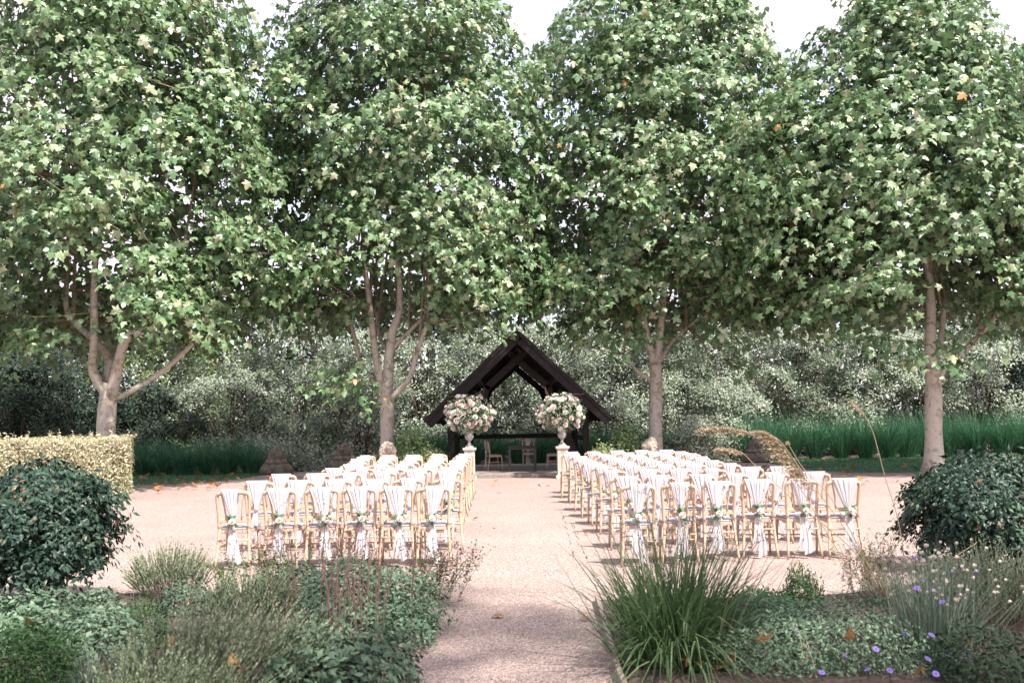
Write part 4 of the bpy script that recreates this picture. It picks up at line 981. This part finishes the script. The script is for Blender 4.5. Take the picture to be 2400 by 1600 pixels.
# ------------------------------------------------------------------ foreground planting
def mound(name, label, cat, c, rx, ry, h, m, tpl, n, size, seed, tone=(.55, .22), uplift=.4, group=None, stems=0, core=.55):
    """Low leafy plant: leaves through a domed volume, thickest near the surface."""
    rng = np.random.default_rng(seed)
    d = nrm(rng.normal(0, 1, (n, 3))); d[:, 2] = np.abs(d[:, 2])
    lump = 1+.12*np.sin(d[:, 0]*5+seed)+.10*np.sin(d[:, 1]*6+d[:, 2]*4+seed*2)
    rf = (core+(1-core)*rng.uniform(0, 1, n)**.6)*lump
    P = d*np.array([rx, ry, h])*rf[:, None]; P[:, 2] = np.maximum(P[:, 2], .03)
    N = d+rng.normal(0, .5, (n, 3))+[0, 0, .35]; T = d*.6+rng.normal(0, .55, (n, 3))+[0, 0, uplift]
    o = obj(name, leafmesh(name, tpl, P, N, T, rng.uniform(.65, 1.3, n)*size, np.clip(rng.normal(*tone, n), 0, 1)), M[m], loc=(c[0], c[1], .02))
    tag(o, label, cat, group)
    if stems:
        mb = MB()
        for q in P[rng.permutation(n)[:stems]]: mb.tube(smooth_path([q*[.2, .2, 0], q*[.6, .6, .5], q], 2), [.006, .005, .004, .003, .002], 4, False)
        mb.build('stems', M['twig'], o)
    return o
def spiky(name, label, cat, c, rx, ry, h, m, nst, seed, lean=(0, 0), whorl=16, lsize=.028, tone=(.6, .2), tip=None, group=None, h0=.35, spread=.5):
    """Bushy plant of upright leafy shoots (lavender, rosemary, germander)."""
    rng = np.random.default_rng(seed)
    r_ = np.sqrt(rng.uniform(0, 1, nst)); th = rng.uniform(0, 6.283, nst)
    B = np.column_stack([r_*np.cos(th)*rx*.75, r_*np.sin(th)*ry*.75, np.zeros(nst)])
    dome = np.sqrt(np.clip(1-r_**2*.8, .1, 1))
    D = np.column_stack([np.cos(th)*r_*spread+lean[0], np.sin(th)*r_*spread+lean[1], np.ones(nst)])+rng.normal(0, .13, (nst, 3)); D = nrm(D)
    Ln = h*dome*rng.uniform(.8, 1.15, nst)
    t = np.linspace(h0, 1, whorl)
    C = B[:, None]+D[:, None]*(Ln[:, None]*t)[:, :, None]
    C[:, :, :2] += (D[:, None, :2]*(Ln[:, None]*t**2*.25)[:, :, None])
    P = C.reshape(-1, 3); n = len(P)
    ax = np.repeat(D, whorl, 0); o3 = rng.normal(0, 1, (n, 3)); o3 = nrm(o3-ax*(o3*ax).sum(1)[:, None])
    T = ax*.9+o3*.5; N = o3+ax*.2
    taper = np.tile(np.interp(t, [h0, .6, .75, 1], [1.25, .8, 1.05, .55]), nst)
    tn = np.clip(rng.normal(*tone, n)+np.tile(np.linspace(-.15, .2, whorl), nst), 0, 1)
    o = obj(name, leafmesh(name, OVAL, P, N, T, lsize*taper*rng.uniform(.8, 1.3, n), tn), M[m], loc=(c[0], c[1], .02))
    tag(o, label, cat, group)
    v = blades(B, D, Ln, np.full(nst, .004), np.full(nst, .05), rng.uniform(0, .6, nst), 3)
    obj('stems', mesh_np('stems', v[0], v[1], v[2]), M['seed'] if tip is None else M[tip], o)
    return o
def wands(name, label, cat, c, rx, ry, h, n, seed, m_stem='seed', m_leaf='salvia', nleaf=10, lsize=.05, lean=(0, 0), spread=.35, leaf_to=.7, seedheads=0, group=None, branch=0):
    """Airy plant of thin stems with few leaves and small seed heads."""
    rng = np.random.default_rng(seed)
    B = np.column_stack([rng.normal(0, rx*.4, n), rng.normal(0, ry*.4, n), np.zeros(n)])
    D = nrm(np.column_stack([rng.normal(lean[0], spread, n), rng.normal(lean[1], spread*.6, n), np.ones(n)]))
    Ln = h*rng.uniform(.55, 1.1, n)
    v = blades(B, D, Ln, np.full(n, .006), rng.uniform(.02, .2, n), rng.uniform(.2, 1, n), 4); C = v[3]
    parts = [v[:3]]
    if branch:
        i = rng.integers(0, n, n*branch); f = rng.uniform(.4, .95, n*branch)
        bp = np.stack([np.array([np.interp(ff*4, range(5), C[ii, :, a]) for ii, ff in zip(i, f)]) for a in range(3)], 1)
        v2 = blades(bp, D[i]+rng.normal(0, .7, (len(i), 3))*[1, 1, .5], Ln[i]*rng.uniform(.12, .3, len(i)), np.full(len(i), .0045), rng.uniform(.0, .2, len(i)), rng.uniform(.2, 1, len(i)), 4); parts.append(v2[:3])
        C = np.concatenate([C, v2[3]])
    V, F_, tn = merge(parts)
    o = obj(name, mesh_np(name, V, F_, tn), M[m_stem], loc=(c[0], c[1], .02)); tag(o, label, cat, group)
    k = n*nleaf; i = rng.integers(0, n, k); f = rng.uniform(0.02, leaf_to, k)
    P = np.stack([np.array([np.interp(ff*4, range(5), C[ii, :, a]) for ii, ff in zip(i, f)]) for a in range(3)], 1)
    T = rng.normal(0, 1, (k, 3))*[1, 1, .4]+[0, 0, .35]; N = rng.normal(0, .5, (k, 3))+[0, 0, 1]
    tag(obj('leaves', leafmesh('leaves', OVAL, P, N, T, lsize*rng.uniform(.6, 1.3, k), rng.uniform(.2, 1, k)), M[m_leaf], o), kind='stuff')
    if seedheads:
        k = len(C)*seedheads; i = rng.integers(0, len(C), k); f = rng.uniform(.72, 1, k)
        P = np.stack([np.array([np.interp(ff*4, range(5), C[ii, :, a]) for ii, ff in zip(i, f)]) for a in range(3)], 1)
        tag(obj('seed_heads', leafmesh('seed_heads', DIAM, P, rng.normal(0, 1, (k, 3)), rng.normal(0, .6, (k, 3))+[0, 0, 1], rng.uniform(.012, .028, k), rng.uniform(0, 1, k)), M[m_stem], o), kind='stuff')
    return o
def g2(px, py, z=0.): q = gp(px, py, z); return (q[0], q[1])
# left bed, front to back
mound('yew_shrub', 'low bright green feathery shrub in the bottom left corner', 'shrub', g2(75, 1640), .29, .30, .48, 'green', SLIM, 3800, .05, 601, tone=(.3, .22))
mound('sage_plant', 'grey green sage below the round dark bush on the left', 'plant', g2(60, 1520), .5, .38, .42, 'sage', OVAL, 2600, .056, 602, stems=20)
mound('sage_plant', 'grey green sage right of the bright green feathery shrub in the left bed', 'plant', g2(235, 1570), .34, .34, .42, 'sage', OVAL, 1700, .05, 603, tone=(.65, .2), stems=20)
mound('leafy_shrub', 'dark green small leaved shrub right of the round bush on the left', 'shrub', g2(320, 1520), .32, .3, .36, 'green', DIAM, 2600, .032, 604, tone=(.3, .2), stems=20)
reed_clump(g2(205, 1640), .56, .16, 210, 605, 'tuft of fine grey grass in the bottom left of the left bed', None, 'grass_tuft', 'bluegrass', .005, .9, (.6, .25), .5)
reed_clump(g2(318, 1530), .66, .12, 110, 606, 'tuft of thin arching grey blades before the pale lavender on the left', None, 'grass_tuft', 'bluegrass', .006, .7, (.7, .25), .45)
spiky('lavender_bush', 'large pale olive lavender bush leaning right in the middle of the left bed', 'shrub', g2(500, 1640), .72, .50, .62, 'laven', 470, 607, lean=(.34, .05), whorl=26, lsize=.027)
spiky('lavender_bush', 'olive lavender bush at the bottom edge of the left bed', 'shrub', g2(390, 1735), .55, .3, .48, 'laven', 260, 608, lean=(.34, -.15), whorl=26, lsize=.027, tone=(.45, .2))
spiky('lavender_bush', 'pale yellow green lavender bush before the gravel, left of the nearest chairs', 'shrub', g2(400, 1395), .40, .34, .50, 'laven', 300, 609, whorl=24, lsize=.027, tone=(.7, .2))
spiky('lavender_bush', 'small olive lavender bush behind the large leaning one in the left bed', 'shrub', g2(590, 1450), .46, .36, .42, 'laven', 260, 610, lean=(.2, 0), whorl=24, lsize=.027)
mound('leafy_shrub', 'low dark green shrub with brown stems between the two pale lavenders', 'shrub', g2(440, 1440), .34, .28, .30, 'salvia', OVAL, 1100, .042, 611, tone=(.3, .2), stems=26)
mound('leafy_shrub', 'grey green leafy plant in front of the bare stems of the left round bush', 'plant', g2(215, 1470), .34, .26, .30, 'salvia', OVAL, 1500, .045, 641, tone=(.5, .2), stems=20)
wands('feathery_plant', 'bright green feathery upright plant among the lavenders of the left bed', 'plant', g2(525, 1430), .12, .1, .50, 34, 612, 'green', 'green', 40, .024, leaf_to=1., spread=.1)
mound('catmint', 'broad grey green catmint mound at the right of the left bed', 'plant', g2(860, 1480), .62, .58, .60, 'sage', OVAL, 6200, .045, 613, tone=(.62, .2), stems=30)
mound('salvia_plant', 'darker green leafy salvia at the front right corner of the left bed', 'plant', g2(800, 1640), .50, .34, .40, 'salvia', OVAL, 2600, .058, 614, tone=(.5, .22), stems=30)
mound('catmint', 'small grey green catmint spilling over the curved edging board', 'plant', g2(955, 1510), .26, .34, .30, 'sage', OVAL, 1300, .045, 615, tone=(.6, .2))
mound('salvia_plant', 'low grey green leafy plant behind the large leaning lavender', 'plant', g2(690, 1420), .42, .32, .36, 'salvia', OVAL, 1700, .05, 616, tone=(.55, .22), stems=20)
def spikes(label, c, n, h, seed, rx, lean=.1, part_from=.45):
    rng = np.random.default_rng(seed)
    t = empty('salvia_spikes', (c[0], c[1], .02), label, 'plant')
    for i in range(n):
        b = np.array([rng.normal(0, rx*.5), rng.normal(0, rx*.25), .1]); d = np.array([rng.normal(.05, lean), rng.normal(0, lean), 1.]); Ln = h*rng.uniform(.65, 1.1)
        z = np.linspace(part_from, 1, 15); q = b+d*(Ln*z)[:, None]
        rad = .0068*(1-.6*(z-part_from)/(1-part_from))*(1+.45*np.sin(np.arange(15)*3.0))
        mb = MB().tube(q, rad, 5); mb.tube([b-[0, 0, .1], b+d*Ln*part_from], .003, 4, False)
        o = mb.build('seed_spike', M['seed'], t)
        a = o.data.attributes.new('tone', 'FLOAT', 'POINT'); a.data.foreach_set('value', rng.uniform(.2, .9, len(o.data.vertices)).astype(np.float32))
spikes('brown red dried salvia spikes standing above the grey green mound on the left', g2(800, 1560), 30, .80, 617, .30)
wands('wispy_plant', 'wispy plant with thin dark stems before the left chairs, left part', 'plant', g2(640, 1400), .5, .3, .80, 60, 618, 'seed', 'green', 18, .045, spread=.22, leaf_to=.6, seedheads=3, branch=3)
wands('wispy_plant', 'wispy dark stemmed plant leaning right before the left chairs', 'plant', g2(760, 1395), .4, .3, .92, 40, 619, 'seed', 'salvia', 8, .04, lean=(.25, 0), spread=.25, leaf_to=.5, seedheads=5, branch=4)
wands('wispy_plant', 'tangle of brown and green twigs at the aisle end of the left bed', 'plant', g2(985, 1420), .34, .3, .72, 80, 620, 'seed', 'green', 16, .034, lean=(.3, 0), spread=.4, leaf_to=.8, seedheads=3, branch=4)
# right bed
def ornamental_grass():
    c = g2(1585, 1560); rng = np.random.default_rng(630)
    t = empty('ornamental_grass', (c[0], c[1], .02), 'big clump of arching green grass with feathery stalks at the left of the right bed', 'grass')
    n = 900
    P = np.column_stack([rng.normal(0, .13, n), rng.normal(0, .11, n), np.zeros(n)])
    D = rng.normal(0, .19, (n, 3))+P*1.2; D[:, 2] = 1
    v = blades(P, D, rng.uniform(.62, 1.16, n), rng.uniform(.007, .015, n), rng.uniform(.05, .6, n), np.clip(rng.normal(.5, .2, n), 0, .93), 4)
    tag(obj('blades', mesh_np('blades', v[0], v[1], v[2]), M['clump'], t), kind='stuff')
    n = 150
    P = np.column_stack([rng.normal(0, .17, n), rng.normal(-.08, .13, n), np.zeros(n)])
    D = rng.normal(0, .36, (n, 3))+P*1.5; D[:, 2] = 1; D[:, 1] -= .12
    V, F_, tn, C = blades(P, D, rng.uniform(.65, 1.08, n), rng.uniform(.010, .018, n), rng.uniform(.6, 1.1, n), np.clip(rng.normal(.68, .12, n), 0, .9), 8)
    for i in range(n):
        a = V[i*18:(i+1)*18], F_[:8]
        o = obj('blade', mesh_np('blade', a[0], a[1], tn[i*18:(i+1)*18]), M['clump'], t)
    n = 60
    P = np.column_stack([rng.normal(0, .14, n), rng.normal(0, .1, n), np.zeros(n)]); D = rng.normal(0, .2, (n, 3))+P*.9; D[:, 2] = 1
    Ln = rng.uniform(.95, 1.38, n)
    v = blades(P, D, Ln, np.full(n, .006), rng.uniform(0, .12, n), rng.uniform(.2, .9, n), 4); C = v[3]
    obj('stalks', mesh_np('stalks', v[0], v[1], v[2]), M['clump'], t)['kind'] = 'stuff'
    k = n*24; i = np.repeat(np.arange(n), 24); f = rng.uniform(.70, 1, k)
    Q = np.stack([np.array([np.interp(ff*4, range(5), C[ii, :, a]) for ii, ff in zip(i, f)]) for a in range(3)], 1)
    ax = nrm(C[i, 4]-C[i, 3]); T = ax+rng.normal(0, .3, (k, 3)); N = rng.normal(0, 1, (k, 3))
    obj('seed_feathers', leafmesh('seed_feathers', SLIM, Q+rng.normal(0, .005, (k, 3)), N, T, rng.uniform(.02, .034, k), rng.uniform(.3, 1, k)), M['seedgrey'], t)['kind'] = 'stuff'
ornamental_grass()
def plume_grass():
    b = gp(2085, 1420); rng = np.random.default_rng(640)
    t = empty('plume_grass', b, 'reed grass with drooping straw plumes bent over the right chairs', 'grass')
    Yb = b[1]
    def stem(pts, name, r_=.0045):
        q = smooth_path([np.array(p)-b for p in pts], 6); mb = MB().tube(q, np.linspace(r_, r_*.5, len(q)), 5, False)
        me = mb.mesh('stalk'); a = me.attributes.new('tone', 'FLOAT', 'POINT'); a.data.foreach_set('value', np.full(len(me.vertices), .55, np.float32))
        obj('stalk', me, M['straw'], t); return q
    def plume(q, f0, n, size, side):
        nb = max(6, n//16); f = np.sort(rng.uniform(f0, 1, nb)); idx = f*(len(q)-1)
        P = np.stack([np.interp(idx, range(len(q)), q[:, a]) for a in range(3)], 1)
        ax = nrm(np.stack([np.interp(idx, range(len(q)-1), np.diff(q, axis=0)[:, a]) for a in range(3)], 1))
        Lb = size*rng.uniform(.6, 1.2, nb)*np.interp(f, [f0, f0+.3*(1-f0), 1], [.55, 1, .45])
        D = nrm(np.array(side)+ax*.55+rng.normal(0, .16, (nb, 3)))
        v = blades(P, D, Lb, np.full(nb, .003), np.full(nb, .22), rng.uniform(.3, .8, nb), 4); C = v[3]
        k = nb*16; i = np.repeat(np.arange(nb), 16); g = rng.uniform(.1, 1, k)
        Q = np.stack([np.array([np.interp(gg*4, range(5), C[ii, :, a]) for ii, gg in zip(i, g)]) for a in range(3)], 1)
        T = nrm(C[i, 4]-C[i, 2])+rng.normal(0, .16, (k, 3))
        V2, F2 = scatter(SLIM[0], SLIM[1], Q+rng.normal(0, .0035, (k, 3)), frames(rng.normal(0, 1, (k, 3)), T), rng.uniform(.018, .034, k))
        obj('plume_stems', mesh_np('plume_stems', v[0], v[1], v[2]), M['straw'], t)['kind'] = 'stuff'
        obj('plume', mesh_np('plume', V2, F2, np.repeat(rng.uniform(.1, 1, k), 4)), M['straw'], t)['kind'] = 'stuff'
    A = lambda *l: [at(x, y, Yb-.25+d) for x, y, d in l]
    q = stem([b]+A((1990, 1330, 0), (1880, 1150, .05), (1800, 1040, .1), (1745, 1010, .1), (1690, 1002, .1), (1650, 1006, .1)), 'stalk'); plume(q, .62, 1500, .11, (-1, 0, -.02))
    q = stem([b]+A((2050, 1350, -.1), (1960, 1210, -.1), (1870, 1090, -.1), (1830, 1035, -.1), (1795, 1012, -.1)), 'stalk'); plume(q, .48, 3200, .21, (-1, 0, .16))
    q = stem([b]+A((2000, 1290, .1), (1870, 1180, .1), (1770, 1090, .1), (1735, 1058, .1), (1690, 1052, .1)), 'stalk'); plume(q, .74, 1000, .11, (-1, 0, .05))
    q = stem([b]+A((2040, 1330, .0), (1950, 1170, .0), (1885, 1100, 0), (1853, 1050, 0), (1848, 1044, 0)), 'stalk'); plume(q, .93, 40, .02, (.1, 0, .8))
    q = stem([b]+A((2118, 1330, 0), (2105, 1220, 0), (2075, 1120, 0), (2045, 1010, 0), (2020, 965, 0), (1995, 940, 0)), 'stalk'); plume(q, .78, 160, .035, (-.9, 0, .2))
    q = stem([b]+A((2200, 1330, .1), (2290, 1270, .1)), 'stalk')
    n = 260; P = np.column_stack([rng.normal(0, .13, n), rng.normal(0, .08, n), np.zeros(n)]); D = rng.normal(0, .35, (n, 3)); D[:, 2] = 1
    v = blades(P, D, rng.uniform(.2, .5, n), rng.uniform(.003, .006, n), rng.uniform(.1, .6, n), rng.uniform(0, 1, n), 4)
    obj('blades', mesh_np('blades', v[0], v[1], v[2]), M['bluegrass'], t)['kind'] = 'stuff'
    n = 60; D = rng.normal(0, .2, (n, 3)); D[:, 2] = 1; D[:, 0] -= .3
    v = blades(P[:n]*.5, D, rng.uniform(.3, .6, n), rng.uniform(.004, .006, n), rng.uniform(.0, .3, n), rng.uniform(0, 1, n), 4)
    obj('dry_stems', mesh_np('dry_stems', v[0], v[1], v[2]), M['straw'], t)['kind'] = 'stuff'
plume_grass()
mound('cone_yew', 'small dark green conical yew in the middle of the right bed', 'shrub', g2(1880, 1425), .20, .18, .34, 'green', SLIM, 1900, .045, 631, tone=(.25, .2), uplift=.9)
mound('leafy_shrub', 'low green leafy shrub left of the small conical yew', 'shrub', g2(1790, 1450), .30, .24, .24, 'green', DIAM, 2200, .034, 632, tone=(.4, .22))
mound('cranesbill', 'broad grey green small leaved mound with pale seed heads in the right bed', 'plant', g2(1900, 1550), .78, .62, .42, 'sage', DIAM, 9500, .030, 633, tone=(.55, .25), stems=30)
mound('cranesbill', 'low grey green leafy mound right of the big grass clump', 'plant', g2(1745, 1510), .40, .55, .36, 'salvia', DIAM, 3800, .034, 634, tone=(.45, .22), stems=20)
wands('seedhead_plant', 'scatter of thin stems with pale round seed heads over the grey green mound', 'plant', g2(1830, 1560), .7, .4, .40, 60, 635, 'bud', 'sage', 4, .03, spread=.5, leaf_to=.5, seedheads=3)
wands('wispy_shrub', 'airy small leaved shrub left of the right round bush', 'shrub', g2(2055, 1405), .34, .26, .62, 70, 636, 'seed', 'green', 26, .026, spread=.22, leaf_to=.9, seedheads=4, branch=2)
spiky('rosemary_bush', 'light green rosemary bush below the round dark bush on the right', 'shrub', g2(2330, 1470), .66, .55, .62, 'laven', 520, 637, whorl=24, lsize=.027, tone=(.6, .2))
mound('leafy_shrub', 'dark green leafy shrub at the right edge of the right bed', 'shrub', g2(2330, 1600), .42, .32, .36, 'dullgreen', OVAL, 2600, .036, 638, tone=(.25, .2), stems=20)
def catananche():
    b = gp(2190, 1560); rng = np.random.default_rng(650)
    t = empty('cupids_dart', b, 'grey stemmed plant with papery buds and violet blue flowers in the right bed', 'plant')
    n = 400; P = np.column_stack([rng.normal(0, .10, n), rng.normal(0, .1, n), np.zeros(n)])
    D = np.column_stack([rng.normal(.08, .25, n), rng.normal(.05, .2, n), np.ones(n)])
    far = rng.uniform(size=n) < .13; D[far, 0] += .75
    v = blades(P, D, rng.uniform(.45, .90, n), np.full(n, .0062), rng.uniform(0, .12, n), rng.uniform(0, .9, n), 4); C = v[3]
    obj('stems', mesh_np('stems', v[0], v[1], v[2]), M['bluegrass'], t)['kind'] = 'stuff'
    tv = np.array([(0, 0, -.6), (.5, 0, 0), (0, .5, 0), (-.5, 0, 0), (0, -.5, 0), (.25, .25, .6), (-.25, -.25, .6)]); tf = np.array([(0, 2, 1), (0, 3, 2), (0, 4, 3), (0, 1, 4), (1, 2, 5), (2, 3, 5), (3, 4, 6), (4, 1, 6), (3, 6, 5), (1, 5, 6)])
    bud = mesh_np('bud', tv, tf, rng.uniform(.2, 1, 7)); bud.materials.append(M['bud'])
    for i in range(95): part('bud', bud, t, C[i, 4], C[i, 4]-C[i, 3], (1, 0, .2), rng.uniform(.018, .03))
    n = 420; P = np.column_stack([rng.normal(0, .2, n), rng.normal(-.08, .2, n), np.zeros(n)]); D = rng.normal(0, .8, (n, 3)); D[:, 2] = .7
    v = blades(P, D, rng.uniform(.16, .42, n), rng.uniform(.005, .009, n), rng.uniform(.2, .9, n), rng.uniform(0, 1, n), 4)
    obj('leaves', mesh_np('leaves', v[0], v[1], v[2]), M['bluegrass'], t)['kind'] = 'stuff'
catananche()
def flower_me():
    V, Fs, n0 = [], [], 0
    for k in range(12):
        a = 6.283*k/12; ca, sa = math.cos(a), math.sin(a)
        for rr, w, z in ((.1, .06, 0), (.6, .2, .1), (1., .19, .05)):
            for s in (-1, 1): V.append((rr*ca-s*w*sa, rr*sa+s*w*ca, z+.04*(k % 2)))
        Fs += [(n0, n0+1, n0+3, n0+2), (n0+2, n0+3, n0+5, n0+4)]; n0 += 6
    me = MB().add(V, Fs).mesh('petals'); me.materials.append(M['violet']); return me
PET = flower_me()
dk = MB().lathe([(.02, -.05), (.22, .0), (.25, .08), (.1, .13)], 10).mesh('flower_centre'); dk.materials.append(mat('dark_violet_centre', [(.3, (.07, .03, .18)), (.7, (.11, .05, .26))], rough=.6, scale=20))
fl = [(1980, 1535, .16), (2053, 1520, .2), (2085, 1570, .12), (2033, 1568, .1), (1926, 1575, .08), (2183, 1487, .32), (2193, 1578, .14), (2175, 1543, .2), (2122, 1485, .22), (2148, 1377, .62), (2182, 1378, .6), (2208, 1410, .55), (2228, 1340, .68), (2287, 1343, .66), (2145, 1307, .78), (1785, 1408, .3), (1828, 1420, .28), (1862, 1476, .26)]
for i, (px, py, z) in enumerate(fl):
    d = EYE*0+CF+(px-1200)/FPX*CR+(800-py)/FPX*CU; p = EYE+d*((z-EYE[2])/d[2])
    pale = i >= 15
    lab = ('small pale lilac flower between the big grass clump and the grey green mound' if pale else 'violet blue flower low at the front of the right bed' if i < 5 or i in (6, 7, 8) else 'violet blue flower '+['', '', '', '', '', 'at the lower left of the tall grey stems', '', '', '', 'midway up the tall grey stems, left one of a pair', 'midway up the tall grey stems, right one of a pair', 'at the middle of the tall grey stems, below the pair', 'near the top of the tall grey stems, left of two', 'above the rosemary, right of the tall grey stems', 'highest of all, at the top of the tall grey stems', '', '', ''][i])
    t = empty('flower', p, lab, 'flower', 'pale lilac flowers of the right bed' if pale else 'low violet flowers at the front of the right bed' if (i < 5 or i in (6, 7, 8)) else 'violet flowers on the tall grey stems')
    N = RNG.normal(0, .4, 3)+[0, -.6 if z < .4 else -.12, 1]
    part('petals', PET, t, (0, 0, 0), N, (1, 0, 0), .015 if pale else .021); part('flower_centre', dk, t, (0, 0, .002), N, (1, 0, 0), .015 if pale else .021)
    MB().tube([(0, 0, -.004), (.01, .03, -z*.5), (.02, .05, -z+.02)], .0022, 4, False).build('stem', M['reed'], t)
# slate plant label
b = gp(2245, 1578)
t = empty('plant_label', (b[0], b[1], .05), 'small dark slate plant label half hidden by grass in the right bed', 'plant label', None, R(-12))
o = MB().box((0, 0, .05), (.2, .012, .12), M=np.array([[1, 0, 0], [0, .64, .77], [0, -.77, .64]])).build('slate', M['slate'], t, bevel=.002)
MB().box((0, .05, -.0), (.02, .012, .16)).build('stake', M['slate'], t)

# ------------------------------------------------------------------ fallen leaves
DL = []
for i in range(4):
    V = PLANE_HI[0].copy(); V[:, 2] = .25*np.sin(V[:, 0]*3+i)+.3*(V[:, 1]-.4)**2*(1 if i % 2 else -.6)+.1*i*V[:, 0]**2; V[:, 2] -= V[:, 2].min()
    me = mesh_np('fallen_leaf', V, PLANE_HI[1]); me.materials.append(M['deadleaf']); DL.append(me)
def fall(p, s, label, group, z=None):
    o = bpy.data.objects.new('fallen_leaf', DL[random.randrange(4)]); COL.objects.link(o)
    o.location = (p[0], p[1], .004 if z is None else z); o.scale = (s,)*3; o.rotation_euler = (R(random.uniform(-9, 9)), R(random.uniform(-9, 9)), random.uniform(0, 6.28))
    return tag(o, label, 'leaf', group)
for px, py, lab in ((1163, 1446, 'curled brown leaf alone in the middle of the near gravel path'), (1372, 1253, 'orange brown leaf on the gravel beside the near right aisle chair'), (1366, 1455, 'small reddish leaf on the gravel left of the right edging board'), (1110, 1219, 'yellowish leaf on the gravel near the left aisle chairs'),
        (1170, 1158, 'small yellow leaf in the aisle halfway to the pavilion'), (1157, 1140, 'pale leaf in the aisle short of the pavilion deck'), (1283, 1139, 'dark leaf on the right of the aisle before the deck'), (1164, 1128, 'brown leaf just before the deck on the left'), (1266, 1139, 'small dark leaf in the far aisle right of centre'), (620, 1185, 'brown leaf on the gravel left of the second row')):
    fall(gp(px, py), random.uniform(.08, .11), lab, 'single leaves on the gravel')
for px, py, z, s, lab in ((1792, 1505, .22, .085, 'rust brown dead leaf caught left in the grey green mound'), (1992, 1505, .26, .09, 'rust brown dead leaf standing in the grey green mound by the violet flowers'), (2155, 1588, .06, .10, 'pale brown dead leaf at the bottom edge of the right bed'), (1688, 1464, .3, .06, 'small orange dead leaf on the right side of the big grass clump'),
        (68, 1466, .42, .07, 'orange dead leaf on the sage at the far left'), (549, 1563, .3, .09, 'pinkish brown dead leaf in the lavender at the bottom of the left bed'), (408, 1516, .3, .08, 'reddish dead leaf in the large leaning lavender'), (255, 1580, .1, .09, 'dull brown dead leaf at the bottom of the left bed')):
    p = gp(px, py, z); o = fall(p, s, lab, None, z); o.rotation_euler.x += .9
def litter(poly, n, label, group, bias=None):
    a = np.array(poly); k = 0
    while k < n:
        x, y = random.uniform(a[:, 0].min(), a[:, 0].max()), random.uniform(a[:, 1].min(), a[:, 1].max())
        if not inside(poly, np.array([x]), np.array([y]))[0]: continue
        fall((x, y), random.uniform(.12, .19), label, group, .03); k += 1
litter(LAWN_R, 55, 'dry brown plane leaf lying on the right lawn', 'fallen leaves on the right lawn')
litter(LAWN_L, 70, 'dry brown plane leaf lying on the left lawn', 'fallen leaves on the left lawn')
litter([g2(*q) for q in [(300, 1140), (620, 1114), (660, 1120), (480, 1150), (330, 1165)]], 40, 'dry brown leaf on the gravel edge before the left lawn', 'fallen leaves on the left gravel edge')
litter([g2(*q) for q in [(1760, 1085), (1990, 1110), (2150, 1112), (2100, 1150), (1850, 1140), (1700, 1095)]], 40, 'dry brown leaf on the shaded gravel before the right lawn', 'fallen leaves on the right gravel edge')
litter([(x, y) for x, y in [(.75, 6.6), (2.4, 6.5), (2.4, 7.3), (.8, 7.2)]], 10, 'crumpled leaf on the bare soil at the front of the right bed', 'dead leaves on the bed soil')
